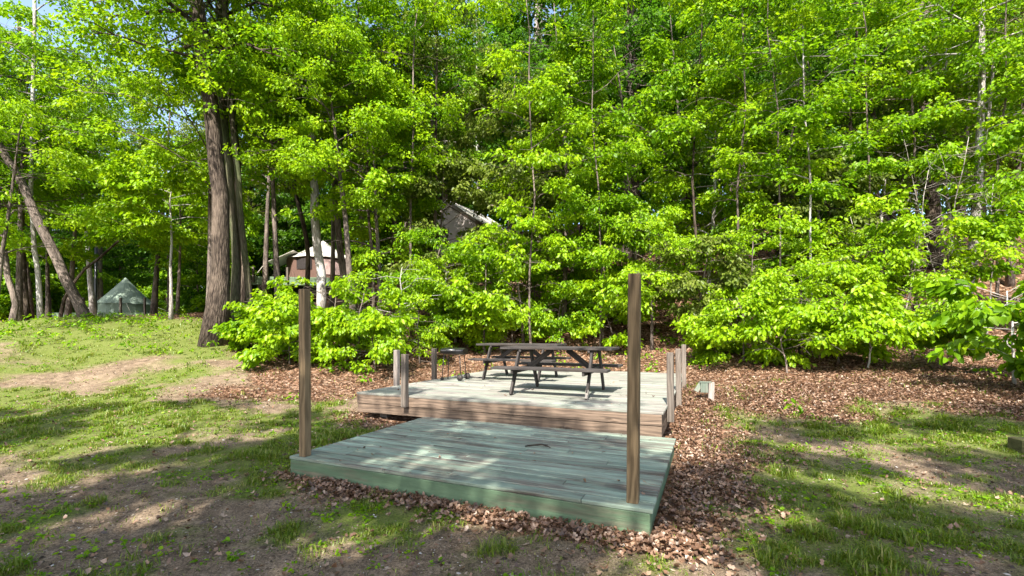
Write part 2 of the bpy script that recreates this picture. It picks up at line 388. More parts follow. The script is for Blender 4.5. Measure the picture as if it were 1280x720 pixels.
# ------------------------------------------------------------------ ground
def axis(lo, hi, fine, n):
    t = np.linspace(-1, 1, n); k = 5.2
    s = np.sinh(k * t) / np.sinh(k)
    return np.where(s < 0, -s * lo, s * hi) + fine
xs = axis(-240, 240, 0, 380); ys = axis(-150, 240, 6, 380)
X, Y = np.meshgrid(xs, ys); Z = gz(X, Y)
inner = (box_dist(*deck_uv(X, Y, D1O), D1W, D1D) < .02); Z = np.where(inner, np.minimum(Z, .03), Z)
inner = (box_dist(*deck_uv(X, Y, D2O), D2W, D2D) < .0); Z = np.where(inner, np.minimum(Z, .16), Z)
nx = len(xs); ny = len(ys)
I = (np.arange(ny - 1)[:, None] * nx + np.arange(nx - 1)).ravel()
ground = quads_mesh('ground', np.stack([X.ravel(), Y.ravel(), Z.ravel()], 1), np.stack([I, I + 1, I + nx + 1, I + nx], 1), ground_mat())
ground.data.polygons.foreach_set('use_smooth', np.ones((nx - 1) * (ny - 1), bool))
gA, lA = cover(X.ravel(), Y.ravel())
for nm, val in (('grass', gA), ('litter', lA)):
    a = ground.data.attributes.new(nm, 'FLOAT', 'POINT'); a.data.foreach_set('value', val.astype(np.float32))
tag(ground, kind='structure')

# ------------------------------------------------------------------ decks
def deck_axes(o, u, v, z): q = MY @ [u, v] + o; return (q[0], q[1], z)
def boards(mb, w, d, ztop, bw, th, seed, joints=(1.2, 2.4), gap=.015, overhang=.02):
    r = random.Random(seed); n = int(round(d / bw)); step = d / n
    for i in range(n):
        x = -overhang; xe = w + overhang; v = (i + .5) * step
        cuts = [x]; p = x + r.uniform(.4, 2.2)
        while p < xe - .5: cuts.append(p); p += r.uniform(*joints)
        cuts.append(xe)
        for a, b in zip(cuts[:-1], cuts[1:]):
            dz = r.uniform(-.0025, .0015)
            mb.box(((a + b) / 2, v, ztop - th / 2 + dz), (b - a - .003, step - gap, th), ch=.004, rnd=r.random())
def deck_loc(o): return (o[0], o[1], 0)

d1 = thing('low_deck', deck_loc(D1O), 'low pale green painted deck with two tall brown posts, nearest the camera', 'deck', rz=YAW)
m = MB(); boards(m, D1W, D1D - .005, D1Z, .14, .03, 11); m.build('deck_boards', M['deck_green'], d1)
m = MB(); m.box((D1W / 2, .022, (D1Z - .034 - .08) / 2), (D1W, .036, D1Z - .032 + .08)); m.build('fascia_board', M['fascia_green'], d1)
for u in (.02, D1W - .02):
    m = MB(); m.box((u, D1D / 2 + .02, (D1Z - .034 - .08) / 2), (.036, D1D - .06, D1Z - .032 + .08)); m.build('fascia_board', M['fascia_green'], d1)
def post(mb, u, v, z0, z1, w=.089, rot=0, lean=(0, 0), ch=.006):
    a = math.radians(rot); R = np.array([[math.cos(a), -math.sin(a), 0], [math.sin(a), math.cos(a), 0], [0, 0, 1]])
    R = R @ np.array(Matrix.Rotation(lean[0], 3, 'X') @ Matrix.Rotation(lean[1], 3, 'Y'))
    mb.box((u, v, (z0 + z1) / 2), (w, w, z1 - z0), R, ch)
for u, v, top, ln, lb in ((.125, .075, 1.955, (0, -.006), 'weathered brown post on the far left corner of the deck'), (D1W - .13, .11, 1.945, (.004, .008), 'greenish brown post on the near right corner of the deck')):
    m = MB(); post(m, u, v, D1Z - .002, top, .086, 0, ln); o = m.build('post', M['post_brown'], d1); o['label'] = lb

d2 = thing('raised_deck', deck_loc(D2O), 'raised wooden deck with worn green boards carrying both picnic tables', 'deck', rz=YAW)
m = MB(); boards(m, D2W, D2D, D2Z, .14, .032, 23, (1.4, 3.2)); m.build('deck_boards', M['deck_worn'], d2)
for k in range(2):
    z1 = D2Z - .034 - k * .146; h = .138
    m = MB(); m.box((D2W / 2, .02 + k * .009, z1 - h / 2), (D2W - .002 * k, .036, h)); m.build('fascia_board', M['fascia_bare'], d2)
    for u in (.02, D2W - .02):
        m = MB(); m.box((u, D2D / 2 + .02, z1 - h / 2), (.036, D2D - .06, h)); m.build('fascia_board', M['fascia_bare'], d2)
    m = MB(); m.box((D2W / 2, D2D - .02, z1 - h / 2), (D2W - .08, .036, h)); m.build('fascia_board', M['fascia_bare'], d2)
for u, v, z0, z1, mt, lb in ((.99, -.047, .36, 1.178, 'post_grey', 'short grey post bolted to the front fascia'), (-.05, 1.1, .2, 1.19, 'post_pale', 'short pale sunlit post on the left side'),
        (-.05, 2.36, .25, 1.18, 'post_grey', 'short brown post on the left side beside the grill'), (4.82, .68, .3, 1.24, 'post_grey', 'short grey post on the right side nearest the front'),
        (4.82, 2.42, .25, 1.24, 'post_grey', 'short grey post in the middle of the right side'), (4.82, 4.2, .25, 1.27, 'post_grey', 'short post farthest back on the right side')):
    m = MB(); post(m, u, v, z0, z1, .088, 0, (_rb.uniform(-.012, .012), _rb.uniform(-.012, .012))); o = m.build('post', M[mt], d2)
    if lb: o['label'] = lb
for u in (.35, 1.6, 2.85, 4.3):
    for v in (.3, 3., 5.5):
        m = MB(); m.box((u, v, .15), (.14, .14, .32)); m.build('footing', M['post_grey'], d2)

# ------------------------------------------------------------------ picnic tables
TYAW = -.393
def make_table(loc, label):
    t = thing('picnic_table', loc, label, 'picnic table', 'picnic tables on the raised deck', TYAW)
    L = 1.83; m = MB()
    for i in range(5): m.box((0, -.288 + i * .144, .745 - .019), (L + _rb.uniform(-.01, .01), .137, .038))
    m.build('tabletop', M['table'], t)
    for s in (-1, 1):
        m = MB()
        for k in (0, 1): m.box((0, s * (.505 + k * .144), .44 - .019), (L, .137, .038))
        m.build('bench', M['table'], t)
    for x in (-.6, .6):
        for s in (-1, 1):
            m = MB(); m.bar((x, s * .635, 0), (x, s * .25, .705), .088, .036, up=(1, 0, 0))
            lg = m.build('leg', M['table'], t)
        xo = x + (.037 if x < 0 else -.037)
        m = MB(); m.box((xo, 0, .385), (.036, 1.4, .088)); m.build('bench_support', M['table'], t)
        m = MB(); m.box((xo, 0, .685), (.036, .70, .04)); m.build('top_cleat', M['table'], t)
        m = MB(); m.bar((xo * .94, 0, .40), (x * .22, 0, .70), .088, .036, up=(0, 1, 0)); m.build('brace', M['table'], t)
    return t
TZ = D2Z + .001
t_front = make_table((.779, 7.469, TZ), 'dark weathered picnic table nearest the front edge of the raised deck')
m = MB(); m.bar((.6, -.648, .0), (.6, -.575, .125), .07, .04, up=(1, 0, 0))
leg = [c for c in t_front.children if c.name.startswith('leg')][2]
o = m.build('pale_leg_tip', M['chip'], leg); o['label'] = 'bare pale wood where the leg has split'
t_back = copy_tree(t_front); t_back.location = (.2, 9.8, TZ)
for ch in list(t_back.children):
    for g in list(ch.children): bpy.data.objects.remove(g)
t_back['label'] = 'dark picnic table farther back, half hidden behind the nearer table'

# ------------------------------------------------------------------ grill
gx, gy = -1.2, 9.45
g = thing('charcoal_grill', (gx, gy, TZ), 'small black flat barbecue grill on thin legs with wheels beside the left deck post', 'grill', rz=-.3)
def barrel(mb, L, w, h, z0, upper, n=10):
    V = []; sgn = 1 if upper else -1
    prof = [(math.cos(a) * w / 2, math.sin(a) * h * sgn) for a in np.linspace(0, math.pi, n)]
    for x, sc in ((-L/2, .86), (-L/2 + .03, 1), (L/2 - .03, 1), (L/2, .86)):
        V += [(x, p * sc, z0 + q * sc) for p, q in prof]
    Fc = []
    for k in range(3):
        for j in range(n - 1):
            f = [k*n + j, k*n + j + 1, (k+1)*n + j + 1, (k+1)*n + j]; Fc.append(f)
        Fc.append([k*n, (k+1)*n, (k+1)*n + n - 1, k*n + n - 1])
    Fc += [list(range(n)), [3*n + j for j in range(n)][::-1]]
    mb.raw(V, Fc, smooth=False)
m = MB(); barrel(m, .50, .34, .075, .60, False); m.build('fire_bowl', M['black'], g)
m = MB(); barrel(m, .51, .35, .06, .606, True); lid = m.build('lid', M['black'], g)
m = MB(); m.tube([(-.1, -.165, .625), (-.1, -.21, .63), (.1, -.21, .63), (.1, -.165, .625)], .008, 6); m.build('handle', M['steel'], lid)
m = MB(); m.tube([(0.02, -.178, .62), (0.02, -.184, .62)], .014, 10); m.build('vent', M['steel'], lid)
for x, y in ((-.19, -.13), (-.19, .13), (.19, -.13), (.19, .13)):
    m = MB(); m.tube([(x * .92, y * .9, .52), (x * 1.1, y * 1.1, .0 if x < 0 else .05)], .009, 6); m.build('leg', M['black'], g)
for y in (-.19, .19):
    m = MB()
    a = np.linspace(0, 2 * math.pi, 19)
    m.tube([(.21 + .058 * math.cos(t), y, .07 + .058 * math.sin(t)) for t in a], .012, 6, caps=False)
    wh = m.build('wheel', M['rubber'], g)
    m = MB(); m.tube([(.21, y - .01, .07), (.21, y + .01, .07)], .048, 14); m.build('hub_cap', M['table'], wh)
m = MB(); m.tube([(.21, -.18, .07), (.21, .18, .07)], .006, 6); m.build('axle', M['steel'], g)
m = MB(); m.box((-.205, -.14, .03), (.06, .05, .06)); m.build('foot', M['black'], g)

# ------------------------------------------------------------------ stick on the deck, stub post, timber
p = MY @ [2.22, 1.35] + D1O
st = MB(); st.tube([(-.14, .02, .012), (-.05, .035, .02), (.04, .03, .03), (.10, .0, .02), (.135, -.05, .012)], [.008, .009, .008, .007, .004], 6)
st.tube([(.06, .02, .024), (.11, .03, .03)], [.005, .003], 5)
o = st.build('stick', M['bark'], None); o.location = (p[0], p[1], D1Z); tag(o, 'short dark bent stick lying on the green deck', 'stick')
sz = gz1(3.52, 8.05)
sp = thing('stub_post', (3.52, 8.05, sz), 'short pale stub post with a green block on the litter right of the decks', 'post', rz=-.25)
m = MB(); post(m, 0, 0, -.1, .32, .095, 0, (0, .03)); m.build('post', M['post_pale'], sp)
m = MB(); m.box((-.115, .0, .22), (.125, .09, .17)); m.box((-.09, .0, .318), (.20, .10, .022)); m.bar((-.16, 0, .30), (-.25, 0, .15), .08, .03, up=(0, 1, 0)); m.build('painted_block', M['grey_green'], sp)
lz = gz1(6.5, 5.6)
tb = MB(); tb.box((1.2, 0, .08), (2.5, .2, .24), ch=.012); o = tb.build('landscape_timber', M['timber'], None)
o.location = (5.93, 5.32, gz1(6.0, 5.3) - .04); o.rotation_euler = (0, .02, -.12); tag(o, 'square mossy timber lying at the right edge of the clearing', 'timber')

# ------------------------------------------------------------------ tents
def drape(R0, z0, z1, n=12, rings=7, sag=.28, squash=1.):
    V = []; Fc = []
    for k in range(rings + 1):
        t = k / rings; r = R0 * (1 - t) ** (1 + sag) + .03
        r = R0 * ((1 - t) + sag * .5 * ((1 - t) ** 2 - (1 - t))) + .03 * t
        for j in range(n * 2):
            a = j * math.pi / n; c = 1 if j % 2 == 0 else (1 - .055 * (1 - t) ** .5)
            V.append((math.cos(a) * r * c, math.sin(a) * r * c * squash, z0 + (z1 - z0) * t - (0 if j % 2 == 0 else -.05 * (1 - t))))
    N = n * 2
    Fc = [[k*N + j, k*N + (j+1) % N, (k+1)*N + (j+1) % N, (k+1)*N + j] for k in range(rings) for j in range(N)]
    Fc.append([rings * N + j for j in range(N)])
    return V, Fc
def wall_ring(R0, z0, z1, n=12, a0=0, a1=2 * math.pi, segs=None):
    segs = segs or n * 2
    A = np.linspace(a0, a1, segs + 1); V = []
    for a in A:
        V += [(math.cos(a) * R0, math.sin(a) * R0, z0), (math.cos(a) * R0, math.sin(a) * R0, z1)]
    return V, [[2*i, 2*i + 2, 2*i + 3, 2*i + 1] for i in range(segs)]
def platform(name, loc, rz, w, d, h, label, posts, ptop=.9):
    t = thing(name, loc, label, 'platform', rz=rz)
    m = MB(); n = int(d / .15)
    for i in range(n): m.box((0, -d/2 + (i + .5) * d / n, h - .02), (w, d / n - .008, .04))
    m.build('deck_boards', M['plank_green'], t)
    for s in (-1, 1):
        m = MB(); m.box((0, s * (d/2 - .02), h - .04 - .2), (w, .04, .40)); m.build('fascia_board', M['plank_green'], t)
        m = MB(); m.box((s * (w/2 - .02), 0, h - .04 - .2), (.04, d - .1, .40)); m.build('fascia_board', M['plank_green'], t)
    for x in (-w/2 + .3, 0, w/2 - .3):
        for y in (-d/2 + .3, d/2 - .3):
            m = MB(); m.box((x, y, h/2 - .6), (.14, .14, h + 1.1)); m.build('footing', M['post_grey'], t)
    for x, y in posts:
        m = MB(); post(m, x, y, h - .3, h + ptop, .1); m.build('post', M['post_grey'], t)
    return t
# green bell tent, far left
a = at(157, 393, 30)
platform('tent_platform', (a[0] + 1.3, a[1], a[2] - 1.0), 0, 7.8, 5.2, 1.0, 'green boarded platform with a row of short posts under the green bell tent', [(-1.6, -2.65), (-.9, -2.65), (.65, -2.65), (2.1, -2.65), (2.35, 2.4), (1.7, 2.4), (3.7, -2.65), (-3.6, -2.65)])
tt = thing('bell_tent', (a[0], a[1], a[2] + .01), 'pale green cone shaped bell tent among the trunks at the far left', 'tent')
m = MB(); m.raw(*drape(1.6, .62, 2.42)); m.build('roof', M['canvas_green'], tt)
m = MB(); m.raw(*wall_ring(1.47, 0, .66)); m.build('wall', M['canvas_green'], tt)
m = MB(); m.raw(*wall_ring(1.5, .05, .55, a0=3.9, a1=4.25, segs=3)); m.build('door_opening', M['mesh_window'], tt)
m = MB(); m.tube([(-.05, -2.1, 0.0), (-.05, -2.1, 1.0), (-.05, -2.08, 4.0)], .07, 10); m.build('stovepipe', M['black'], tt)
for j in range(0, 12, 2):
    an = j * math.pi / 6 + .2; m = MB(); m.tube([(1.56 * math.cos(an), 1.56 * math.sin(an), .64), (2.9 * math.cos(an), 2.5 * math.sin(an), 0)], .012, 4); m.build('guy_rope', M['rope'], tt)
# brown walled tent, left of centre
a = at(404, 353, 27)
platform('tent_platform', (a[0] - .2, a[1], a[2] - 1.05), .15, 5.6, 5., 1.05, 'dark green platform on the slope under the brown walled tent', [(-2.7, -2.55), (-1.0, -2.55), (2.7, -2.55)], .5)
tt = thing('safari_tent', (a[0], a[1], a[2] + .01), 'brown walled tent with a pale grey roof behind the pale trunk', 'tent', rz=.2)
V, Fc = drape(2.15, 1.18, 2.45, sag=.5); m = MB(); m.raw(V, Fc); m.build('roof', M['canvas_tan'], tt)
m = MB(); m.raw(*wall_ring(1.95, 0, 1.25)); m.build('wall', M['canvas_brown'], tt)
m = MB(); m.raw(*wall_ring(1.98, .52, 1.1, a0=4.15, a1=4.6, segs=4)); m.build('window', M['mesh_window'], tt)
m = MB(); m.raw(*wall_ring(1.98, .25, 1.08, a0=4.85, a1=5.5, segs=5)); m.build('window', M['mesh_pale'], tt)
m = MB(); aw = [(-1.2, -1.75, 1.55), (-1.2, .2, 1.62), (-2.5, -1.9, .86), (-2.5, .3, .9), (-1.9, -1.85, 1.15), (-1.9, .25, 1.2)]
m.raw(aw + [(x, y, z - .02) for x, y, z in aw], [[0, 1, 5, 4], [4, 5, 3, 2], [6, 10, 11, 7], [10, 8, 9, 11], [0, 4, 10, 6], [4, 2, 8, 10], [1, 7, 11, 5], [5, 11, 9, 3], [2, 3, 9, 8], [0, 6, 7, 1]]); m.build('awning', M['canvas_tan'], tt)
for y in (-1.9, .3):
    m = MB(); m.tube([(-2.45, y, 0), (-2.45, y, .87)], .025, 6); m.build('pole', M['post_grey'], tt)
    m = MB(); m.tube([(-2.5, y, .88), (-3.3, y - .1, -.3)], .014, 4); m.build('guy_rope', M['rope'], tt)
# grey gabled tent up the slope
a = at(586, 325, 26)
tt = thing('wall_tent', (a[0], a[1], a[2] + .01), 'grey canvas gabled tent whose peak shows above the thicket behind the picnic tables', 'tent', rz=-.5)
w2, zr, ze, dl = 1.75, 2.92, 1.72, 2.1
m = MB()
for s in (-1, 1):
    P = [(0, -dl, zr), (s * (w2 + .35), -dl, ze - .22), (s * (w2 + .35), dl, ze - .22), (0, dl, zr)]
    Q = [(x, y, z - .03) for x, y, z in P]
    m.raw(P + Q, [[0, 1, 2, 3], [7, 6, 5, 4], [0, 4, 5, 1], [1, 5, 6, 2], [2, 6, 7, 3]])
m.build('roof', M['canvas_tan'], tt)
m = MB(); m.raw([(-w2, -dl + .15, 0), (w2, -dl + .15, 0), (w2, -dl + .15, ze), (0, -dl + .15, zr - .06), (-w2, -dl + .15, ze)], [[0, 1, 2, 3, 4]])
m.raw([(-w2, dl - .15, 0), (w2, dl - .15, 0), (w2, dl - .15, ze), (0, dl - .15, zr - .06), (-w2, dl - .15, ze)], [[4, 3, 2, 1, 0]])
for s in (-1, 1): m.raw([(s*w2, -dl + .15, 0), (s*w2, dl - .15, 0), (s*w2, dl - .15, ze), (s*w2, -dl + .15, ze)], [[0, 1, 2, 3]])
m.build('wall', M['canvas_grey'], tt)
m = MB(); m.tube([(-w2, -dl + .12, ze - .05), (.1, -dl + .12, zr - .35), (w2, -dl + .12, ze - .2)], .02, 5); m.build('seam', M['canvas_brown'], tt)
platform('tent_platform', (a[0], a[1], a[2] - 1.1), -.5, 4.4, 4.8, 1.1, 'wooden platform hidden by leaves under the grey gabled tent', [(-2.1, -2.45), (2.1, -2.45)], .8)

# ------------------------------------------------------------------ trees
LT = np.array([(0, 0, 0), (.34, .30, .07), (.72, .23, .05), (1, 0, -.10), (.72, -.23, .05), (.34, -.30, .07)])
LQ = np.array([[0, 1, 2, 3], [0, 3, 4, 5]])
def leaf_arrays(rs, cen, outd, per, rad, size, droop=(.1, 1.5), flat=.42, tilt=.6):
    """leaves of a crown: `per` leaves round every twig end"""
    n = len(cen) * per
    c = np.repeat(cen, per, 0); od = np.repeat(outd, per, 0)
    off = rs.normal(0, 1, (n, 3)); off /= np.linalg.norm(off, axis=1)[:, None]; off *= (rs.rand(n, 1) ** .45) * rad
    off[:, 2] *= flat; off[:, 2] -= (off[:, 0] ** 2 + off[:, 1] ** 2) / rad * .45
    p = c + off
    ax = off * [1.2, 1.2, 0] / rad + od * .5 + rs.normal(0, .45, (n, 3)) * [1, 1, .3]
    ax /= np.linalg.norm(ax, axis=1)[:, None] + 1e-9
    ax[:, 2] -= rs.uniform(*droop, n); ax /= np.linalg.norm(ax, axis=1)[:, None]
    up = np.array([0, 0, 1.]) + rs.normal(0, tilt, (n, 3))
    sd = np.cross(up, ax); sd /= np.linalg.norm(sd, axis=1)[:, None] + 1e-9
    nr = np.cross(ax, sd); L = size * rs.uniform(.65, 1.3, n)
    V = p[:, None, :] + (LT[None, :, 0:1] * ax[:, None, :] + LT[None, :, 1:2] * sd[:, None, :] + LT[None, :, 2:3] * nr[:, None, :]) * L[:, None, None]
    Q = (np.arange(n) * 6)[:, None, None] + LQ[None]
    cr = np.repeat(rs.rand(len(cen)), per)
    r = np.clip(.45 * cr + .55 * rs.rand(n) + rs.normal(0, .06, n), 0, 1)
    return V.reshape(-1, 3), Q.reshape(-1, 4), np.repeat(r, 2)

CLEAR = [(112, 335, 200, 398, 28), (366, 302, 428, 336, 25), (563, 258, 590, 278, 24), 
 (90, 350, 114, 402, 15), (66, 300, 96, 352, 15), (48, 262, 74, 302, 15), (26, 222, 56, 264, 15), (0, 180, 34, 224, 15), (252, 200, 312, 385, 12.6), (256, 235, 312, 330, 12.9), (222, 0, 244, 62, 12.5),
 (394, 290, 410, 375, 15.5), (664, 0, 682, 70, 23), (784, 10, 796, 110, 22), (1206, 110, 1222, 260, 13), (1160, 230, 1174, 330, 16.5), (44, 290, 58, 400, 17)]  # views that real gaps in the foliage keep open
def clear(cen, base, rad=.25):
    P = cen + base; d = np.maximum(P[:, 1], .3)
    px = 640 + F * P[:, 0] / d; py = HZ - F * (P[:, 2] - CAM_H) / d; pr = F * rad / d
    k = np.ones(len(P), bool)
    for x0, y0, x1, y1, dm in CLEAR:
        k &= ~((px > x0 - pr) & (px < x1 + pr) & (py > y0 - pr) & (py < y1 + pr) & (P[:, 1] < dm))
    return k
def path_at(P, t):
    x = t * (len(P) - 1); i = min(int(x), len(P) - 2); f = x - i
    return P[i] * (1 - f) + P[i+1] * f
def grow(rs, mb, path, r0, r1, cf, spread, nl, tw=5, prof='mid', rise=(.15, .6), sides=9, flare=1.5, lump=.06, minr=.012):
    """trunk, limbs and twigs into mb; returns the twig ends and the way they point"""
    P = np.array(path, float); m = len(P)
    tt_ = np.linspace(0, 1, m); rad = r0 + (r1 - r0) * tt_; rad[0] *= flare
    if m > 4: rad[1] *= 1 + (flare - 1) * .25
    mb.tube(P, rad, sides, lump=lump)
    H = np.linalg.norm(P[-1] - P[0]); cen = []; out = []; az = rs.rand() * 6.28
    for i in range(nl):
        t = cf + (1 - cf) * ((i + rs.rand()) / nl) ** .9; t = min(t, .985)
        q = (t - cf) / (1 - cf + 1e-6)
        pr = {'mid': .45 + 1.1 * q * (1 - q) * 2, 'cone': 1.05 - .8 * q, 'top': .6 + .6 * math.sin(q * 2.6)}[prof]
        L = spread * pr * rs.uniform(.65, 1.15); az += 2.4 + rs.normal(0, .4)
        s = path_at(P, t); rr = (r0 + (r1 - r0) * t) * .42 + .004
        rr = min(rr, .012 + L * .017)
        el = rs.uniform(*rise) * (1 - .2 * q) + .35 * max(0, q - .7)
        d = np.array([math.cos(az), math.sin(az), el]); d /= np.linalg.norm(d)
        side = np.array([-d[1], d[0], 0]); bend = rs.normal(0, .18)
        pts = [s + d * L * k + side * bend * L * k * k + np.array([0, 0, -.22 * L * k * k * k]) + rs.normal(0, .02 * L, 3) * (k > 0) for k in (0, .28, .55, .8, 1)]
        mb.tube(pts, np.maximum(rr * np.array([1, .8, .6, .42, .25]), .004), 5, caps=False)
        cen.append(pts[-1]); out.append(d); pts = np.array(pts)
        for j in range(tw):
            u = .28 + .68 * (j + rs.rand()) / tw; b = path_at(pts, u)
            sg = 1 if j % 2 else -1; a2 = rs.uniform(.5, 1.25) * sg
            e = np.array([d[0] * math.cos(a2) - d[1] * math.sin(a2), d[0] * math.sin(a2) + d[1] * math.cos(a2), rs.uniform(-.25, .45)]); e /= np.linalg.norm(e)
            l2 = L * rs.uniform(.28, .5) * (1.15 - .5 * u) + .15
            w = [b, b + e * l2 * .5 + [0, 0, .03 * l2], b + e * l2 + [0, 0, -.12 * l2]]
            mb.tube(w, np.maximum(rr * np.array([.4, .28, .14]), .003), 4, caps=False)
            for k in (.45, .75, 1.0):
                cen.append(path_at(np.array(w), k) + rs.normal(0, .05 * L, 3)); out.append(e)
    return np.array(cen), np.array(out)
def make_tree(name, label, cat, base, path, r0, r1, cf, spread, nl, per, lrad, lsize, seed, leaf='leaf', bark='bark_grey', group=None, tw=5, prof='mid', rise=(.15, .6), filt=True, sides=9, droop=(.1, 1.5), flat=.42, flare=1.5, thin=0):
    rs = np.random.RandomState(seed); t = thing(name, base, label, cat, group); b = np.array(base, float)
    mb = MB(); cen, od = grow(rs, mb, path, r0, r1, cf, spread, nl, tw, prof, rise, sides, flare)
    mb.build('trunk', M[bark], t)
    k = np.ones(len(cen), bool)
    if filt: k &= clear(cen, b, lrad)
    if thin: q = cen + b; k &= vnoise(q[:, 0] * 1.25 + q[:, 1] * .7 + seed, q[:, 2] * 1.4 + q[:, 1] * .4 + q[:, 0] * .3) > thin
    k &= (cen[:, 2] + b[2]) > gz(cen[:, 0] + b[0], cen[:, 1] + b[1]) + .12
    if k.sum():
        V, Q, r = leaf_arrays(rs, cen[k], od[k], per, lrad, lsize, droop, flat)
        quads_mesh('crown', V, Q, M[leaf], r, t)
    return t
def stem(rs, H, lean=(0, 0), n=9, wob=.05):
    z = np.linspace(-.12, H, n); t = np.linspace(0, 1, n)
    w = np.cumsum(rs.normal(0, wob, (n, 2)), 0) * t[:, None]
    return np.stack([lean[0] * H * t + w[:, 0], lean[1] * H * t + w[:, 1], z], 1)
def base_at(px, d): x = (px - 640) / F * d; return (x, d, gz1(x, d))

# --- trees one can single out in the photograph: their trunks follow the picture at their own distance
def px_path(base, pts, d, seed, wob=.12):
    rs = np.random.RandomState(seed); b = np.array(base)
    P = np.array([at(x, y, d) for x, y in pts]) - b
    P[1:, 1] += np.cumsum(rs.normal(0, wob, len(P) - 1)); P[0] = (P[0][0], 0, -.15)
    o = []
    for i in range(len(P) - 1):
        o += [P[i], (P[i] + P[i+1]) / 2 + rs.normal(0, .02, 3)]
    return np.array(o + [P[-1]])
def named(label, pts, d, r0, r1, cf, spread, nl, per, lrad, lsize, seed, wob_=.12, **kw):
    b = at(*pts[0], d); base = (b[0], d, gz1(b[0], d))
    return make_tree(kw.pop('name', 'tree'), label, 'tree', base, px_path(base, pts, d, seed, wob_), r0, r1, cf, spread, nl, per, lrad, lsize, seed, **kw)
named('thick dark furrowed trunk at the front of the left tree cluster', [(269, 425), (267, 330), (265, 240), (252, 150), (238, 70), (229, 0), (215, -120), (205, -260)], 13, .245, .16, .5, 4.2, 18, 36, .42, .115, 101, bark='bark', rise=(-.1, .5), sides=18, flare=1.9)
named('smooth brown trunk rising just right of the thick furrowed trunk', [(294, 385), (291, 330), (284, 270), (276, 200), (270, 120), (264, 40), (257, -80), (250, -220)], 13.9, .135, .09, .6, 4.5, 14, 34, .42, .115, 102, bark='bark_smooth', sides=14, flare=1.25)
named('dark shaded trunk squeezed between the smooth and the slender trunks', [(303, 388), (301, 330), (296, 270), (290, 200), (284, 110), (280, 0), (276, -140)], 14.6, .145, .09, .62, 3.2, 12, 34, .42, .115, 131, bark='bark', sides=12, flare=1.3)
named('slender straight brown trunk, rightmost of the left tree cluster', [(315, 385), (312, 340), (304, 260), (297, 185), (290, 90), (286, 0), (280, -120)], 14.2, .1, .06, .6, 3.2, 14, 34, .42, .115, 103, bark='bark_smooth', sides=10, flare=1.3)
named('greyish pink trunk leaning steeply to the left beyond the lawn', [(108, 399), (96, 372), (76, 325), (58, 285), (40, 252), (20, 214), (0, 178), (-40, 110), (-80, 30)], 16, .165, .09, .72, 3.5, 12, 34, .42, .115, 104, bark='bark_grey', sides=14, flare=1.25)
named('thin pale trunk standing behind the leaning trunk', [(52, 402), (50, 360), (46, 310), (45, 250), (46, 180), (44, 90), (46, -20)], 17.5, .09, .05, .62, 3.2, 14, 34, .42, .115, 105, bark='bark_pale', flare=1.2)
named('brown trunk with broken limbs at the left edge of the photo', [(14, 412), (10, 380), (4, 345), (-4, 300), (-14, 220), (-20, 100)], 16.5, .105, .06, .6, 2.8, 12, 34, .42, .115, 106, bark='bark_grey')
named('dark curved young tree slanting up to the right towards the green tent', [(74, 402), (76, 385), (86, 365), (112, 337), (138, 315), (165, 295), (190, 262)], 18, .065, .03, .75, 1.6, 7, 34, .42, .115, 107, bark='bark')
named('brown trunk just behind the leaning trunk base', [(34, 402), (34, 350), (30, 300), (27, 230), (24, 140), (20, 20)], 20, .115, .065, .6, 3, 12, 22, .5, .18, 108, bark='bark')
named('pale trunk with a rough crown directly behind the green bell tent', [(124, 385), (123, 345), (120, 300), (116, 250), (116, 180), (112, 80)], 34, .27, .17, .55, 5, 14, 26, .7, .26, 109, bark='bark_grey')
named('pale grey trunk in front of the brown tent, with bare dead branches', [(402, 384), (401, 340), (396, 290), (392, 240), (391, 170), (386, 90), (384, 0), (380, -90)], 16, .165, .1, .68, 3, 14, 26, .45, .14, 110, bark='bark_pale', flare=1.2)
named('thin brown trunk at the right end of the brown tent', [(434, 378), (431, 340), (424, 290), (417, 220), (413, 150), (408, 60), (404, -50)], 17.5, .14, .08, .65, 2.8, 12, 34, .42, .115, 111, bark='bark_grey')
named('dark slim curved trunk in front of the left end of the brown tent', [(384, 360), (383, 320), (379, 280), (367, 235), (364, 190), (368, 120), (370, 40)], 19, .1, .06, .62, 2.4, 12, 34, .42, .115, 112, bark='bark')
named('straight pale trunk high on the slope above the middle of the thicket', [(676, 330), (676, 200), (674, 100), (673, 0), (672, -120)], 24, .27, .19, .72, 4, 12, 26, .6, .2, 113, bark='bark_pale')
named('dark trunk high on the slope above the tall right deck post', [(794, 320), (792, 200), (789, 90), (786, 0), (784, -120)], 23, .28, .2, .72, 4, 12, 26, .6, .2, 114, bark='bark')
named('dark trunk in the shade near the top edge right of centre', [(858, 300), (857, 180), (855, 60), (853, -100)], 27, .24, .18, .72, 4, 12, 26, .6, .2, 115, bark='bark')
named('pale trunk glimpsed at the top edge right of centre', [(898, 300), (896, 150), (893, 20), (891, -110)], 26, .2, .16, .75, 4, 10, 26, .6, .2, 116, bark='bark_grey')
named('white barked trunk near the right edge of the photo', [(1203, 372), (1206, 330), (1211, 260), (1214, 190), (1216, 110), (1217, 20), (1219, -90)], 13.5, .12, .06, .6, 2.6, 16, 22, .4, .105, 117, bark='bark_pale', flare=1.2, rise=(-.1, .4))
named('thin white stem leaning beside the white barked trunk', [(1210, 372), (1214, 320), (1222, 260), (1232, 200), (1244, 140), (1252, 60)], 13.2, .07, .03, .6, 1.8, 10, 22, .38, .105, 118, bark='bark_pale', flare=1.2)
named('broad brown trunk in the shade left of the white barked trunk', [(1166, 345), (1168, 280), (1166, 200), (1163, 110), (1160, 0)], 17.5, .26, .18, .66, 3.4, 12, 22, .5, .16, 119, bark='bark', flare=1.2)
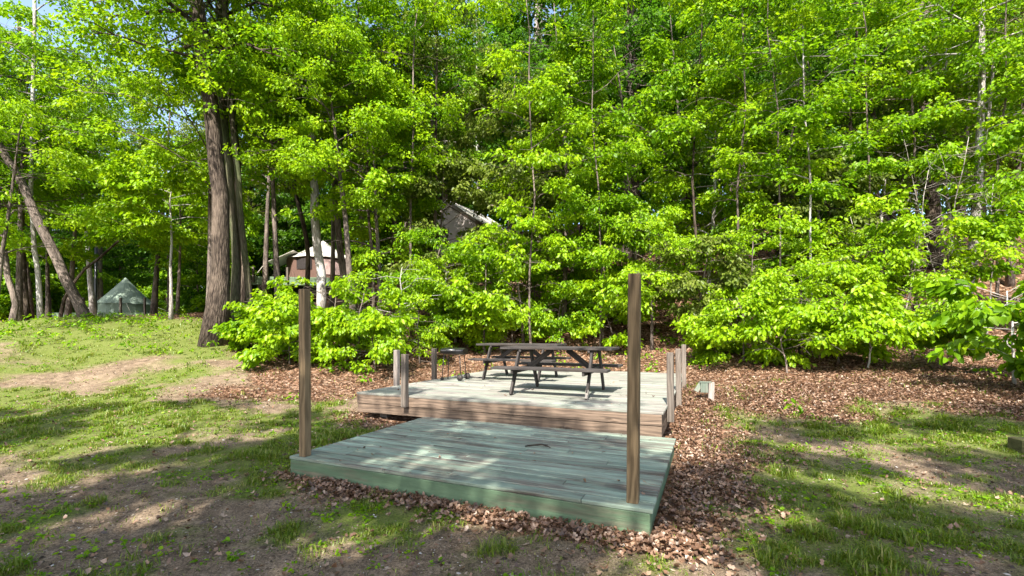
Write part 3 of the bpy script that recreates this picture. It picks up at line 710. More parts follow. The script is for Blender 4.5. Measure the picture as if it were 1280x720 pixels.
named('thin pale sapling stem among the dead twigs at the right', [(1111, 372), (1112, 330), (1109, 280), (1113, 220), (1108, 140)], 14.5, .06, .03, .55, 1.8, 14, 22, .36, .1, 120, bark='bark_pale', flare=1.2)

# --- understorey saplings and young trees round the clearing
UNDER = [  # px, distance, height, spread, crown from, limbs, leaf kind, label
 (398, 12.3, 1.55, 1.0, .1, 11, 'leaf_yellow', 'low bright bush just right of the left brown deck post'),
 (445, 12.0, 1.9, 1.1, .1, 12, 'leaf_yellow', 'bright leafy bush left of the short deck posts'),
 (345, 12.8, 1.35, .95, .1, 11, 'leaf_yellow', 'bright bush between the left tree cluster and the left brown deck post'),
 (322, 12.6, 1.0, .7, .1, 9, 'leaf', 'small bush to the right of the furrowed trunk foot'),
 (495, 13.2, 2.6, 1.3, .12, 14, 'leaf_yellow', 'leafy young tree behind the pale short deck post'),
 (545, 14.0, 3.4, 1.4, .2, 14, 'leaf', 'leafy young tree behind the black grill'),
 (605, 13.9, 3.1, 1.3, .22, 14, 'leaf_yellow', 'leafy sapling behind the left end of the rear picnic table'),
 (655, 14.4, 3.8, 1.3, .25, 15, 'leaf_yellow', 'leafy sapling behind the middle of the picnic tables'),
 (705, 15.2, 8.6, 2.5, .22, 30, 'leaf_yellow', 'tall bright maple rising behind the picnic tables'),
 (752, 14.6, 5.2, 1.6, .3, 18, 'leaf', 'slim sapling behind the right end of the picnic tables'),
 (815, 13.6, 4.0, 1.4, .3, 16, 'leaf_yellow', 'leafy sapling directly behind the tall right deck post'),
 (800, 16.3, 9.6, 2.5, .25, 28, 'leaf', 'tall leafy tree above the tall right deck post'),
 (872, 13.2, 3.0, 1.2, .3, 13, 'leaf_olive', 'sapling behind the short posts at the right side of the deck'),
 (885, 15.5, 7.9, 2.1, .25, 26, 'leaf_yellow', 'bright round topped young tree right of the tall deck post'),
 (945, 12.2, 3.2, 1.4, .3, 15, 'leaf_yellow', 'sapling with drooping leaves above the stub post'),
 (1000, 11.0, 2.3, 1.25, .35, 13, 'leaf_yellow', 'low sapling with layered sprays right of the stub post'),
 (1022, 14.2, 5.2, 1.8, .35, 20, 'leaf_olive', 'bushy young tree behind the layered low sapling'),
 (1075, 12.4, 3.3, 1.5, .45, 15, 'leaf_yellow', 'sapling with flat wide sprays in the right of the thicket'),
 (1050, 17.0, 9.5, 2.4, .2, 26, 'leaf_deep_shade', 'tall leafy tree in the right half of the thicket'),
 (1135, 11.8, 2.9, 1.3, .42, 14, 'leaf_yellow', 'sapling with flat sprays below the thin pale stem'),
 (1128, 15.6, 7.8, 2.2, .25, 24, 'leaf_olive', 'shaded leafy tree left of the broad brown trunk'),
 (1200, 11.6, 3.4, 1.4, .5, 15, 'leaf', 'sapling with flat sprays in front of the white barked trunk'),
 (1268, 8.2, 1.7, 1.15, .3, 12, 'leaf', 'near broad leaved sapling at the right edge above the timber'),
 (1290, 11.6, 5.6, 2.0, .5, 18, 'leaf', 'leafy young tree leaning in at the right edge'),
 (1262, 15.2, 9.5, 2.5, .3, 24, 'leaf', 'tall leafy tree behind the white barked trunk'),
 (965, 16.0, 9.0, 2.3, .22, 26, 'leaf_deep_shade', 'tall leafy tree above the stub post'),
 (630, 17.0, 9.0, 2.4, .2, 28, 'leaf_olive', 'tall leafy tree right of the grey tent peak'),
 (540, 16.4, 5.6, 1.9, .2, 20, 'leaf_olive', 'leafy tree just below and left of the grey tent peak'),
 (478, 15.4, 8.6, 2.3, .25, 28, 'leaf_yellow', 'tall bright tree right of the brown tent'),
 (445, 14.0, 10.5, 2.3, .42, 26, 'leaf_yellow', 'tall pale green tree left of centre reaching the top edge'),
 (350, 15.4, 10.8, 2.5, .5, 26, 'leaf_yellow', 'tall bright tree right of the left tree cluster'),
 (214, 15.6, 5.4, 1.9, .55, 16, 'leaf_yellow', 'low hanging bright tree just left of the furrowed trunk'),
 (262, 15.4, 10.6, 4.4, .42, 36, 'leaf_yellow', 'spreading bright tree behind the furrowed trunk, hanging over the lawn'),
 (84, 21, 10.5, 3.6, .42, 30, 'leaf', 'spreading leafy tree over the lawn at upper left'),
 (24, 17.6, 10.5, 3.4, .5, 28, 'leaf', 'leafy tree hanging over the leaning trunk'),
 (-10, 13.0, 6.8, 2.2, .35, 18, 'leaf_yellow', 'leafy tree at the left edge with low sprays'),
 (362, 11.6, 1.3, .9, .1, 10, 'leaf_yellow', 'small bright bush behind the left brown deck post'),
 (425, 13.2, 1.85, 1.3, .1, 14, 'leaf_yellow', 'bushy bright sapling in front of the brown tent'),
 (470, 11.6, 1.2, .9, .1, 10, 'leaf_yellow', 'knee high bright bush left of the short deck posts'),
 (525, 13.0, 1.5, 1.0, .1, 11, 'leaf_yellow', 'low bright bush between the short left deck posts'),
 (570, 15.0, 2.6, 1.4, .1, 15, 'leaf_yellow', 'bushy sapling on the slope behind the grill'),
 (622, 15.6, 2.8, 1.5, .1, 15, 'leaf', 'bushy sapling on the slope behind the rear picnic table'),
 (672, 15.8, 2.4, 1.4, .15, 14, 'leaf_yellow', 'bushy low sapling beneath the tall bright maple'),
 (735, 16.0, 2.6, 1.5, .15, 14, 'leaf', 'bushy low sapling on the slope right of the picnic tables'),
 (790, 14.6, 2.3, 1.3, .2, 13, 'leaf_yellow', 'low sapling just left of the tall right deck post'),
 (890, 12.2, .9, .7, .1, 9, 'leaf_yellow', 'knee high bush right behind the short right deck posts'),
 (960, 14.4, 3.0, 1.6, .15, 16, 'leaf', 'bushy sapling in the shade behind the drooping sapling'),
 (1048, 10.2, 1.5, 1.0, .35, 10, 'leaf_yellow', 'low spray of leaves standing at the front of the litter slope'),
 (40, 24, 14, 3.6, .35, 28, 'leaf', 'tall tree above the leaning trunk reaching the top edge'),
 (118, 27, 15, 3.8, .4, 28, 'leaf_deep_shade', 'tall deep green tree left of and above the green tent'),
 (192, 25, 14, 3.4, .42, 26, 'leaf_olive', 'tall olive green tree right of and above the green tent'),
 (-35, 22, 13, 3.4, .35, 24, 'leaf', 'tall tree cut by the left edge of the photo'),
 (330, 24, 14, 3.2, .42, 26, 'leaf_deep_shade', 'tall deep green tree between the left cluster and the brown tent'),
 (585, 14.6, 1.8, 1.2, .1, 13, 'leaf_yellow', 'low bush on the slope just above the rear picnic table top'),
 (640, 14.4, 1.5, 1.1, .1, 12, 'leaf_yellow', 'low bright bush behind the front picnic table'),
 (700, 14.5, 1.4, 1.1, .1, 12, 'leaf', 'low bush on the slope above the right half of the picnic tables'),
 (768, 14.2, 1.6, 1.1, .15, 12, 'leaf_yellow', 'low bush behind the picnic table end, left of the tall right post'),
 (985, 9.9, 1.0, .95, .35, 10, 'leaf_yellow', 'low leafy spray reaching over the sunlit litter beyond the stub post'),
 (1085, 9.6, 1.0, .7, .4, 8, 'leaf_yellow', 'small seedling with a few big leaves on the litter'),
 (1140, 10.4, 1.3, 1.1, .35, 11, 'leaf_yellow', 'low sapling with flat sprays at the front of the right thicket'),
 (930, 11.4, 1.6, 1.1, .25, 12, 'leaf_yellow', 'low bush on the litter above the stub post'),
 (60, 21, 8.5, 3.0, .32, 24, 'leaf_yellow', 'leafy tree filling the space above the leaning trunk'),
 (212, 24, 9.0, 3.0, .36, 24, 'leaf', 'leafy tree between the green tent and the left tree cluster'),
 (222, 19.5, 6.5, 2.3, .4, 20, 'leaf_yellow', 'small bright tree between the green tent and the furrowed trunk'),
 (-30, 17, 7.5, 2.6, .3, 20, 'leaf', 'leafy tree cut by the left edge behind the broken limbed trunk'),
 (415, 20.5, 11.5, 2.6, .5, 24, 'leaf', 'tall tree behind the brown tent rising to the top edge'),
 (510, 20.0, 12.5, 2.8, .35, 26, 'leaf_deep_shade', 'tall tree between the brown tent and the grey tent peak'),
 (600, 30, 16, 3.8, .3, 28, 'leaf_deep_shade', 'tall dark tree directly behind the grey tent peak'),
 (536, 18.5, 11.5, 2.8, .45, 26, 'leaf_olive', 'tall tree standing left of the grey tent peak'),
 (720, 19.0, 12.5, 3.0, .4, 28, 'leaf_deep_shade', 'tall green tree behind the tall bright maple'),  # back row from here: darker leaf colour stands in for shade
 (860, 19.5, 11.5, 2.8, .3, 26, 'leaf_deep_shade', 'deep green tree behind the round topped young tree'),
 (930, 20.5, 13, 3.0, .3, 26, 'leaf_deep_shade', 'deep green tree in shade at upper right of centre'),
 (1010, 20.0, 12.5, 3.0, .3, 26, 'leaf_deep_shade', 'tall tree on the slope at upper right'),
 (1100, 19.5, 12.0, 2.8, .3, 26, 'leaf_deep_shade', 'tall tree behind the thin pale stem at the right'),
 (1200, 18.6, 11.5, 2.8, .3, 26, 'leaf_deep_shade', 'deep green tree on the slope behind the white barked trunk'),
 (1300, 17.0, 11.5, 2.8, .3, 24, 'leaf_olive', 'tall tree cut by the right edge of the photo'),
]
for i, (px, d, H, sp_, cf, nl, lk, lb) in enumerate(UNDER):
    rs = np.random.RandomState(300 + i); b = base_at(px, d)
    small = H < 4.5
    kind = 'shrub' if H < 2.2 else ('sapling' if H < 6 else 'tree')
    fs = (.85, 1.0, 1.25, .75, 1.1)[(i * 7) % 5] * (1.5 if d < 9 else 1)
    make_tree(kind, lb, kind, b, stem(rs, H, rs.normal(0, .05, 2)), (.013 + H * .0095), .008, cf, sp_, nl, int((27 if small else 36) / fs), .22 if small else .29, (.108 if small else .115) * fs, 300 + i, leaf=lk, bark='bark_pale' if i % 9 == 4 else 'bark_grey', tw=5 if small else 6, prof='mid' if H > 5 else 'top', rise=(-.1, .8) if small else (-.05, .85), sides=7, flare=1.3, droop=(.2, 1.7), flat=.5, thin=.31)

# --- woods farther up the slope: a few kinds, each tree copied whole
protos = []
for k, (H, sp_, lk, bk) in enumerate([(15, 3.8, 'leaf_olive', 'bark'), (17, 4.2, 'leaf_deep_shade', 'bark_grey'), (13, 3.4, 'leaf_deep_shade', 'bark_grey'), (18, 3.6, 'leaf_deep_shade', 'bark')]):  # mostly the leaf colour darkened to read as shaded woods
    rs = np.random.RandomState(900 + k)
    protos.append((make_tree('tree', 'x', 'tree', (0, 0, 0), stem(rs, H, (0, 0), 9, .12), .24, .05, .28, sp_, 34, 24, .62, .22, 900 + k, leaf=lk, bark=bk, filt=False), [False]))
SLIM = [  # slim trunks that show in front of the leaves: foot px, top px, distance, radius, bark, label
 (466, 452, 15.0, .055, 'bark', 'slim dark trunk right of the brown tent'),
 (512, 522, 15.2, .05, 'bark_grey', 'slim pale trunk left of the grey tent peak'),
 (548, 540, 16.5, .07, 'bark', 'slim dark trunk just left of the grey tent peak'),
 (664, 662, 13.6, .035, 'bark_grey', 'thin sapling stem straight behind the rear picnic table'),
 (752, 741, 13.8, .03, 'bark_grey', 'thin grey stem behind the right end of the front picnic table'),
 (868, 874, 14.5, .05, 'bark', 'slim dark trunk behind the short right deck posts'),
 (922, 928, 13.2, .04, 'bark_grey', 'thin grey stem on the slope straight above the stub post'),
 (978, 964, 12.6, .03, 'bark_grey', 'thin grey stem among the sprays right of the stub post'),
 (1018, 1004, 12.4, .035, 'bark_pale', 'thin pale leaning stem in the middle of the right thicket'),
 (1062, 1066, 14.8, .08, 'bark', 'slim dark trunk in the deep shade of the right thicket'),
 (1090, 1076, 13.2, .035, 'bark_grey', 'thin grey stem left of the dead twigs'),
 (1146, 1138, 14.2, .05, 'bark_grey', 'thin grey stem right of the dead twigs'),
 (1188, 1180, 14.8, .06, 'bark_pale', 'slim pale stem close left of the white barked trunk'),
 (1246, 1256, 12.8, .04, 'bark_grey', 'thin grey stem right of the white barked trunk'),
]
for i, (p0, p1, d, r_, bk, lb) in enumerate(SLIM):
    b0_ = base_at(p0, d); py0 = HZ - F * (b0_[2] - CAM_H) / d
    pts = [(p0 + (p1 - p0) * t + 7 * t * math.sin(i * 1.7 + t * 6) + 3 * math.sin(i + t * 13), py0 + (-60 - py0) * t) for t in (0, .2, .4, .6, .8, 1)]
    named(lb, pts, d, r_, r_ * .3, .34, 1.7, 20, 28, .28, .108, 400 + i, leaf=('leaf', 'leaf_yellow')[i % 2], bark=bk, flare=1.3, wob_=0, name='tree', thin=.4)
def dead_twigs(name, label, base, seed, H, n):
    rs = np.random.RandomState(seed); t = thing(name, base, label, 'dead sapling'); mb = MB(); P = stem(rs, H, rs.normal(0, .18, 2), 8, .05)
    mb.tube(P, np.linspace(.022, .006, 8), 6); az = rs.rand() * 6
    for k in range(n):
        s0 = path_at(P, rs.uniform(.3, .98)); az += 2.4; L = rs.uniform(.35, 1.0); d = np.array([math.cos(az), math.sin(az), rs.uniform(-.3, .7)])
        q = [s0, s0 + d * L * .4 + rs.normal(0, .05, 3), s0 + d * L * .75 + rs.normal(0, .09, 3), s0 + d * L + rs.normal(0, .1, 3) - [0, 0, .1 * L]]
        mb.tube(q, [.010, .007, .005, .003], 4, caps=False)
        for j in range(2):
            e = d + rs.normal(0, .7, 3); p_ = q[1 + j]; mb.tube([p_, p_ + e * L * .2, p_ + e * L * .38 + rs.normal(0, .04, 3)], [.005, .004, .002], 4, caps=False)
    mb.build('trunk', M['bark_dead'], t)
for i, (px, d, H, lb) in enumerate([(1085, 12.9, 3.6, 'bare dead sapling with grey twigs in the middle of the right thicket'), (1122, 12.4, 4.4, 'bare dead sapling with forked twigs below the thin pale stem'), (1166, 12.6, 5.2, 'tall bare dead sapling in front of the broad brown trunk'),
        (1232, 11.6, 4.2, 'bare dead sapling with curved twigs near the right edge'), (1190, 12.8, 6.4, 'tallest bare dead sapling close to the white barked trunk'), (1050, 13.4, 5.0, 'bare dead sapling in the shade left of the other dead ones')]):
    dead_twigs('dead_sapling', lb, base_at(px, d), 500 + i, H, 16)
WOODS = []
rw = random.Random(44)
for row, (d0, d1_, step) in enumerate([(22.5, 26, 75), (29, 34, 68), (37, 46, 58)]):
    px = -60 + row * 23
    while px < 1360:
        p_ = px + rw.uniform(-20, 20); d = rw.uniform(d0, d1_); px += step
        if row == 0 and (p_ < 215 or 215 < p_ < 530 or 545 < p_ < 660): continue
        if row == 1 and (90 < p_ < 260 ): continue
        WOODS.append((p_, d, row))
rl = np.random.RandomState(66); low = []
for k in range(3):
    low.append((make_tree('sapling', 'x', 'sapling', (0, 0, 0), stem(rl, 4.6 + k, (0, 0), 8, .08), .06, .012, .06, 2.3, 20, 22, .45, .19, 960 + k, leaf=('leaf', 'leaf_deep_shade', 'leaf')[k], filt=False), [False]))
LOWS = [(px + rw.uniform(-15, 15), rw.uniform(*dd)) for px, dd in [(-20, (24, 28)), (20, (26, 30)), (58, (30, 34)), (95, (36, 42)), (140, (40, 46)), (185, (38, 44)), (215, (34, 38)), (240, (28, 36)), (275, (22, 26)), (300, (30, 34)), (322, (30, 34)), (345, (34, 38)), (370, (31, 34)), (400, (31, 34)), (430, (30, 33)), (462, (28, 31)), (160, (50, 54)), (80, (46, 50)), (30, (40, 44)), (220, (46, 50)), (120, (48, 52))]]
for i, (px, d) in enumerate(LOWS):
    pr, used = low[i % 3]; o = copy_tree(pr) if used[0] else pr; used[0] = True
    o.location = base_at(px, d); s = rw.uniform(.85, 1.25); o.scale = (s, s, s); o.rotation_euler = (0, 0, rw.uniform(0, 6.28))
    z = 'behind the leaning trunk' if px < 110 else 'behind the green bell tent' if px < 250 else 'between the left tree cluster and the brown tent' if px < 360 else 'behind the brown tent'
    o['label'] = 'leafy sapling in the shade ' + z; o['group'] = 'saplings ' + z
def zone(px):
    for x, s in ((70, 'behind the leaning trunk'), (230, 'behind the green bell tent'), (330, 'behind the left tree cluster'), (450, 'behind the brown tent'), (560, 'left of the grey tent peak'), (680, 'behind the grey tent peak'),
                 (790, 'behind the tall bright maple'), (900, 'above the tall right deck post'), (1030, 'above the stub post'), (1150, 'above the right half of the thicket'), (1400, 'behind the white barked trunk')):
        if px < x: return s
for (px, d, row) in WOODS:
    k = rw.randrange(4); pr, used = protos[k]
    o = copy_tree(pr) if used[0] else pr; used[0] = True
    b = base_at(px, d); o.location = b; o.rotation_euler = (0, 0, rw.uniform(0, 6.28)); s = rw.uniform(.8, 1.15); o.scale = (s, s, s * rw.uniform(.92, 1.1))
    rn = ('front of the upper wood', 'middle of the upper wood', 'far wood')[row]
    o['label'] = ('tall tree in the %s ' % rn) + zone(px)
    o['group'] = 'trees in the %s' % rn + ' ' + zone(px)
for pr, used in protos:
    if not used[0]: copy_tree  # every kind is used

# --- the far wood beyond the trees one can tell apart
rs = np.random.RandomState(77); n = 11000
ang = rs.uniform(-.95, .95, n); d = rs.uniform(47, 74, n); x = np.tan(ang) * d
zt = gz(x, d); left = sst(-8, -30, x)
hh = (rs.rand(n) ** .8) * (23 - 8 * left) * (.7 + .6 * fbm(x * .12, d * .12 + 40, 3))
cen = np.stack([x, d, zt + hh], 1); od = np.tile([0, -1., 0], (n, 1))
V, Q, r = leaf_arrays(rs, cen, od, 18, 1.4, .55)
o = quads_mesh('distant_woods', V, Q, M['leaf_deep_shade'], r); tag(o, 'mass of far green woods beyond the tents', 'woods', kind='stuff')

# --- trees behind the viewpoint: they shade the clearing, with gaps where the sun reaches the ground
SUNV = np.array(TO_SUN)
LITP = [  # sunlit patches on the ground: x, y, half sizes, turn
 (-9.5, 9.6, 3.6, 1.3, .1), (-5.2, 7.6, 1.6, .6, -.1), (-3.9, 6.4, .9, .35, 0), (-3.4, 8.6, 1.2, .4, .1), (-4.6, 4.6, 1.0, .22, .5), (-2.9, 3.85, .45, .16, .5), (-4.4, 3.3, .5, .2, .5), (-1.3, 3.25, .6, .17, .6),
 (4.6, 8.2, 3.2, 1.0, -.1), (2.6, 7.0, .8, .9, 0), (2.0, 5.9, .5, .8, -.3), (3.2, 4.4, .9, .22, -.7), (4.2, 4.0, 1.0, .3, -.7), (4.0, 5.6, .7, .25, -.2), (5.6, 5.9, 1.0, .3, -.1), (5.3, 3.6, .5, .2, -.5), (1.9, 3.6, .3, .15, 0), (-.2, 3.6, .25, .1, 0),
 (.6, 8.0, 2.4, .35, -.35), (.4, 9.2, 2.2, .45, -.35), (1.6, 10.4, 2.5, 1.2, -.3), (.2, 7.1, .7, .16, -.4), (1.4, 6.3, .7, .2, -.4), (-1.2, 9.0, 1.2, .4, -.3), (-1.6, 7.6, .35, .14, -.4), (3.2, 9.6, 1.6, 1.2, 0)]
def sunlit(x, y):
    k = np.full(np.shape(x), -9.)
    wob = (fbm(x * 2 + 70, y * 2 + 11, 3) - .5) * .7
    for cx, cy, a, b_, th in LITP:
        dx, dy = x - cx, y - cy; u = dx * math.cos(th) + dy * math.sin(th); v = -dx * math.sin(th) + dy * math.cos(th)
        k = np.maximum(k, 1 - (np.hypot(u / (a + .26), v / (b_ + .26)) + wob))
    return k
rs = np.random.RandomState(55); n = 12500
gx_ = rs.uniform(-13, 12, n); gy_ = rs.uniform(.2, 11.6, n)
dens = np.where((gx_ > -2.2) & (gx_ < 3.4), sst(11.6, 9.5, gy_) * .9, sst(9.4, 7.4, gy_)) * (.62 + .38 * sst(7, 5, gy_))
k = (sunlit(gx_, gy_) < 0) & (vnoise(gx_ * 1.15 + 33, gy_ * .65 + 12) < .74) & (rs.rand(n) < dens); gx_, gy_ = gx_[k], gy_[k]
hgt = rs.uniform(7.5, 14.5, len(gx_)) ; hgt = np.maximum(hgt, 5 + gy_ * .62)
cen = np.stack([gx_, gy_, np.zeros(len(gx_)) + .1], 1) + SUNV * (hgt / SUNV[2])[:, None]
vis = (cen[:, 1] > .2) & ((HZ - F * (cen[:, 2] - CAM_H) / np.maximum(cen[:, 1], .2)) > -60)
cen = cen[~vis]
bases = [(-9.5, -9.5), (-4.2, -7.4), (.6, -10.2), (4.8, -7.0), (9.2, -8.6)]
own = np.argmin([(cen[:, 0] - bx) ** 2 + (cen[:, 1] - by) ** 2 for bx, by in bases], 0)
for i, (bx, by) in enumerate(bases):
    t = thing('tree', (bx, by, gz1(bx, by)), 'tall tree behind the viewpoint shading the clearing', 'tree', 'trees behind the viewpoint')
    c = cen[own == i] - [bx, by, gz1(bx, by)]
    mb = MB(); tr = stem(rs, 14.5, (0, 0), 9, .1); mb.tube(tr, np.linspace(.33, .06, 9), 12, lump=.06)
    for q in c[::14]:
        t0 = np.clip((q[2] - np.hypot(q[0], q[1]) * .45) / 14.5, .3, .95); s = path_at(tr, t0); mid_ = (s + q) / 2 + [0, 0, .3]
        mb.tube([s, mid_, q], [.07, .04, .012], 5, caps=False)
    mb.build('trunk', M['bark'], t)
    V, Q, r = leaf_arrays(rs, c, np.tile([0, 0, .1], (len(c), 1)), 20, .33, .16, flat=.6)
    quads_mesh('crown', V, Q, M['leaf'], r, t)

# ------------------------------------------------------------------ grass, fallen leaves, low plants
def frustum_pts(rs, n, d0, d1_, wide=1.28, power=1.):
    d = d0 + (d1_ - d0) * rs.rand(n) ** power
    x = rs.uniform(-1, 1, n) * d * wide; return x, d
def off_decks(x, y, pad=.02):
    return (box_dist(*deck_uv(x, y, D1O), D1W, D1D) > pad) & (box_dist(*deck_uv(x, y, D2O), D2W, D2D) > pad)
rs = np.random.RandomState(61)
X1, Y1 = frustum_pts(rs, 800000, 2.3, 9.5, power=1.1); X2, Y2 = frustum_pts(rs, 300000, 9, 19)
X_ = np.concatenate([X1, X2]); Y_ = np.concatenate([Y1, Y2])
gr, li = cover(X_, Y_)
tuft = fbm(X_ * 5.5 + 4, Y_ * 5.5 + 6, 3)
k = (rs.rand(len(X_)) < np.clip(gr * 1.15, 0, 1) * (.08 + .92 * sst(.40, .66, tuft)) * .85 + .022) & off_decks(X_, Y_)
X_, Y_, tuft, gr = X_[k], Y_[k], tuft[k], gr[k]; n = len(X_)
hb = (.011 + .06 * rs.rand(n) ** 1.9) * (.35 + 1.1 * sst(.35, .75, tuft)) * (.75 + .75 * (fbm(X_ * 1.7 + 60, Y_ * 1.7, 2) > .6)); wb = rs.uniform(.0018, .0048, n) * np.where(Y_ > 9, 2.4, np.where(Y_ > 5.5, 1.5, 1))
az = rs.uniform(0, 6.283, n); lean = rs.uniform(.2, 1.35, n)
dirv = np.stack([np.cos(az), np.sin(az), np.zeros(n)], 1); sdv = np.stack([-np.sin(az), np.cos(az), np.zeros(n)], 1)
b0 = np.stack([X_, Y_, gz(X_, Y_) - .004], 1)
mid_ = b0 + dirv * (hb * lean * .35)[:, None] + np.array([0, 0, 1.]) * (hb * .6)[:, None]
tp = b0 + dirv * (hb * lean)[:, None] + np.array([0, 0, 1.]) * (hb * (1.05 - .5 * lean))[:, None]
V = np.stack([b0 - sdv * wb[:, None], b0 + sdv * wb[:, None], mid_ + sdv * (wb * .8)[:, None], mid_ - sdv * (wb * .8)[:, None], tp + sdv * (wb * .15)[:, None], tp - sdv * (wb * .15)[:, None]], 1)
Q = (np.arange(n) * 6)[:, None, None] + np.array([[0, 1, 2, 3], [3, 2, 4, 5]])[None]
M['grass'] = leaf_mat('grass', [(0, (.045, .08, .006)), (.45, (.09, .16, .006)), (.8, (.15, .205, .015)), (1, (.30, .25, .10))], [(0, (.06, .12, .005)), (.45, (.16, .24, .01)), (.8, (.26, .30, .02)), (1, (.3, .25, .08))], .35, .025)
o = quads_mesh('grass', V.reshape(-1, 3), Q.reshape(-1, 4), M['grass'], np.repeat(np.clip(rs.rand(n) * .75 + tuft * .3, 0, 1), 2)); tag(o, 'patchy short green grass over the clearing', 'grass', kind='stuff')

LL = np.array([(-.5, 0), (-.22, .27), (.0, .16), (.2, .30), (.5, 0), (.2, -.30), (.0, -.16), (-.22, -.27)])
LLQ = np.array([[0, 1, 2, 6], [0, 6, 7, 0], [2, 3, 4, 6], [6, 4, 5, 6]])
def dead_leaves(name, X_, Y_, label, seed, size, lift=.0, mat=None):
    rs = np.random.RandomState(seed); n = len(X_)
    az = rs.uniform(0, 6.283, n); L = rs.uniform(*size, n); cur = rs.uniform(-.8, 2.2, n); cur2 = rs.uniform(-.6, 1.8, n)
    e1 = np.stack([np.cos(az), np.sin(az), rs.normal(0, .35, n)], 1); e1 /= np.linalg.norm(e1, axis=1)[:, None]
    nr = np.stack([rs.normal(0, .4, n), rs.normal(0, .4, n), np.ones(n)], 1); e2 = np.cross(nr, e1); e2 /= np.linalg.norm(e2, axis=1)[:, None]; nr = np.cross(e1, e2)
    z = (LL[None, :, 0] ** 2) * cur[:, None] * .9 + (LL[None, :, 1] ** 2) * cur2[:, None] * 2.2 + rs.normal(0, .03, (n, 8))
    c = np.stack([X_, Y_, gz(X_, Y_) + .008 + lift * rs.rand(n)], 1)
    V = c[:, None, :] + (LL[None, :, 0:1] * e1[:, None, :] + LL[None, :, 1:2] * e2[:, None, :] + z[:, :, None] * nr[:, None, :]) * L[:, None, None]
    Qt = np.array([[0, 1, 2, 6], [2, 3, 4, 6], [4, 5, 6, 2], [6, 7, 0, 1]])[[0, 1]]
    Qt = np.array([[0, 1, 2, 6], [2, 3, 4, 6]]); Q3 = np.array([[0, 6, 7], [4, 5, 6]])
    me = bpy.data.meshes.new(name); nv = n * 8
    q = ((np.arange(n) * 8)[:, None, None] + Qt[None]).reshape(n, 8); t3 = ((np.arange(n) * 8)[:, None, None] + Q3[None]).reshape(n, 6)
    loops = np.concatenate([q, t3], 1).ravel()
    starts = (np.arange(n)[:, None] * 14 + np.array([0, 4, 8, 11])[None]).ravel()
    me.vertices.add(nv); me.vertices.foreach_set('co', V.astype(np.float32).ravel())
    me.loops.add(n * 14); me.loops.foreach_set('vertex_index', loops.astype(np.int32))
    me.polygons.add(n * 4); me.polygons.foreach_set('loop_start', starts.astype(np.int32))
    a = me.attributes.new('rnd', 'FLOAT', 'FACE'); a.data.foreach_set('value', np.repeat(rs.rand(n), 4).astype(np.float32))
    me.update(calc_edges=True); me.materials.append(mat or M['dead']); o = link(name, me); return tag(o, label, 'leaves', kind='stuff')
M['dead'] = leaf_mat('fallen_leaf', [(0, (.05, .03, .02)), (.3, (.115, .06, .034)), (.6, (.18, .10, .06)), (.88, (.26, .165, .108)), (1, (.37, .27, .2))], [(0, (.08, .04, .02)), (.6, (.25, .12, .06)), (1, (.4, .25, .14))], .2, .05)
rs = np.random.RandomState(71)
X1, Y1 = frustum_pts(rs, 85000, 2.4, 9); X2, Y2 = frustum_pts(rs, 150000, 6.5, 24)
X_ = np.concatenate([X1, X2]); Y_ = np.concatenate([Y1, Y2]); gr, li = cover(X_, Y_)
k = (rs.rand(len(X_)) < np.clip(li ** 1.4 * 1.05, 0, 1) + .03) & off_decks(X_, Y_, .03); X_, Y_ = X_[k], Y_[k]
dead_leaves('fallen_leaves', X_, Y_, 'brown fallen leaves round the decks and over the wooded slope', 72, (.028, .062), .035)
# a drift of leaves against the front of the low deck
u = rs.uniform(-.1, D1W + .3, 2600); u = u[rs.rand(2600) < .25 + .75 * sst(.35, .62, fbm(u * 1.3 + 5, u * 0 + 2, 2))]; nu = len(u); v = -np.abs(rs.normal(0, .07 + .16 * fbm(u * 2, u * 0, 2), nu)) - .02; q = np.stack([u, v], 1) @ MY.T + D1O
dead_leaves('leaf_drift', q[:, 0], q[:, 1], 'drift of curled brown leaves along the front of the low deck', 73, (.035, .07), .035)

# low green plants at the edge of the clearing
rs = np.random.RandomState(81); X_, Y_ = frustum_pts(rs, 2600, 7, 21); gr, li = cover(X_, Y_)
k = off_decks(X_, Y_, .3) & ((rs.rand(2600) < .35 * (li > .6) * (fbm(X_ * .5, Y_ * .5 + 5, 3) > .5)) | ((X_ < -6) & (Y_ > 11.5) & (Y_ < 17) & (rs.rand(2600) < .45)))
c = np.stack([X_[k], Y_[k], gz(X_[k], Y_[k]) + rs.uniform(.06, .22, k.sum())], 1)
V, Q, r = leaf_arrays(rs, c, np.tile([0, 0, .3], (len(c), 1)), 14, .2, .09)
Xw, Yw = frustum_pts(rs, 5200, 2.4, 11); gw, lw = cover(Xw, Yw); kw_ = off_decks(Xw, Yw, .05) & (rs.rand(5200) < .3 + .5 * gw) & (fbm(Xw * 1.3 + 9, Yw * 1.3, 3) > .46) & (lw < .5)
c2 = np.stack([Xw[kw_], Yw[kw_], gz(Xw[kw_], Yw[kw_]) + .018], 1)
V2, Q2, r2 = leaf_arrays(rs, c2, np.tile([0, 0, .3], (len(c2), 1)), 9, .05, .034, droop=(-.2, .5))
V, Q, r = np.concatenate([V, V2]), np.concatenate([Q, Q2 + len(V)]), np.concatenate([r, r2])
o = quads_mesh('ground_plants', V, Q, M['leaf'], r); tag(o, 'low broad leaved weeds and seedlings in the lawn and the leaf litter', 'ground plants', kind='stuff')

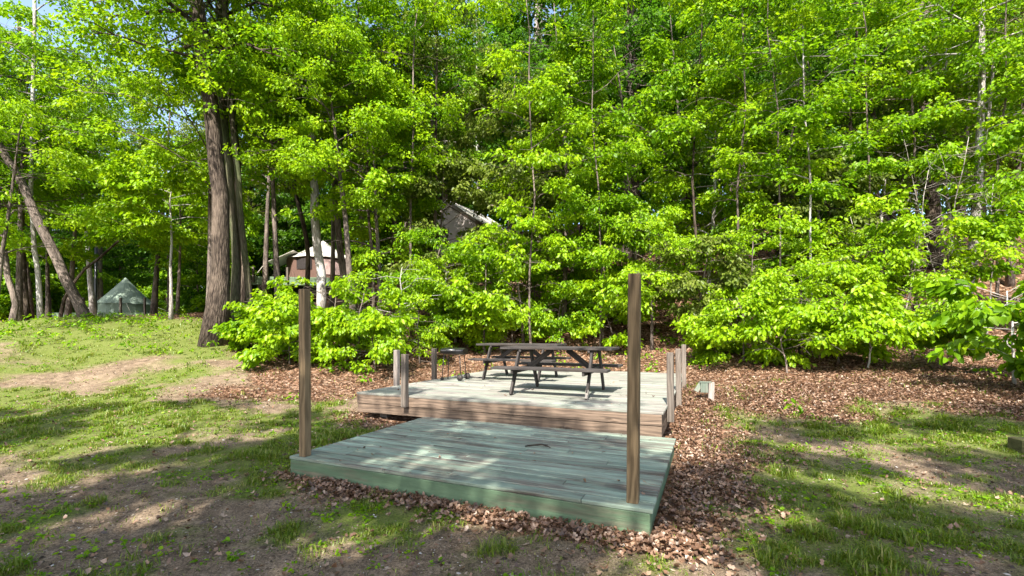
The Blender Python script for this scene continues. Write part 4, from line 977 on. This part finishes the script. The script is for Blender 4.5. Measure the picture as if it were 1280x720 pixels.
# crumbs of bark, twig and stone on the bare soil
rs = np.random.RandomState(91); X_, Y_ = frustum_pts(rs, 60000, 2.3, 8.5); gr, li = cover(X_, Y_)
k = off_decks(X_, Y_) & (rs.rand(60000) < .25 + .6 * (1 - li) * (1 - gr * .6)); X_, Y_ = X_[k], Y_[k]; n = len(X_)
az = rs.uniform(0, 6.283, n); L = rs.gamma(1.6, .0035, n) + .003; wd = L * rs.uniform(.15, .7, n)
e1 = np.stack([np.cos(az), np.sin(az), rs.normal(0, .15, n)], 1) * L[:, None]; e2 = np.stack([-np.sin(az), np.cos(az), rs.normal(0, .15, n)], 1) * wd[:, None]
c = np.stack([X_, Y_, gz(X_, Y_) + .002], 1); up = np.array([0, 0, 1.]) * (wd * .7)[:, None]
V = np.stack([c - e1, c + e2, c + e1, c - e2, c - e1 * .4 + up, c + e1 * .4 + up], 1)
Q = (np.arange(n) * 6)[:, None, None] + np.array([[0, 3, 5, 4], [3, 2, 1, 5], [1, 0, 4, 5]])[None]
M['crumb'] = leaf_mat('soil_crumb', [(0, (.03, .022, .016)), (.5, (.12, .085, .06)), (.93, (.25, .2, .15)), (.985, (.35, .32, .29)), (1, (.55, .53, .5))], [(0, (.01, .01, .01)), (1, (.02, .02, .02))], .02, .03)
o = quads_mesh('soil_debris', V.reshape(-1, 3), Q.reshape(-1, 4), M['crumb'], np.repeat(rs.rand(n), 3)); tag(o, 'small twigs, bark crumbs and stones on the bare soil', 'debris', kind='stuff')

rs = np.random.RandomState(97); u = rs.rand(90); v = rs.rand(90) ** 1.3
q1 = np.stack([u[:40] * D1W, v[:40] * D1D], 1) @ MY.T + D1O; q2 = np.stack([u[40:] * D2W, v[40:] * D2D], 1) @ MY.T + D2O
for q_, z_, nm in ((q1, D1Z, 'low deck'), (q2, D2Z, 'raised deck')):
    o = dead_leaves('fallen_leaves', q_[:, 0], q_[:, 1], 'a few stray brown leaves and scraps lying on the ' + nm, 98, (.02, .06))
    me = o.data; co = np.empty(len(me.vertices) * 3, np.float32); me.vertices.foreach_get('co', co); co = co.reshape(-1, 8, 3)
    co[:, :, 2] += (z_ + .006 - co[:, :, 2].min(1))[:, None]; me.vertices.foreach_set('co', co.ravel()); me.update()
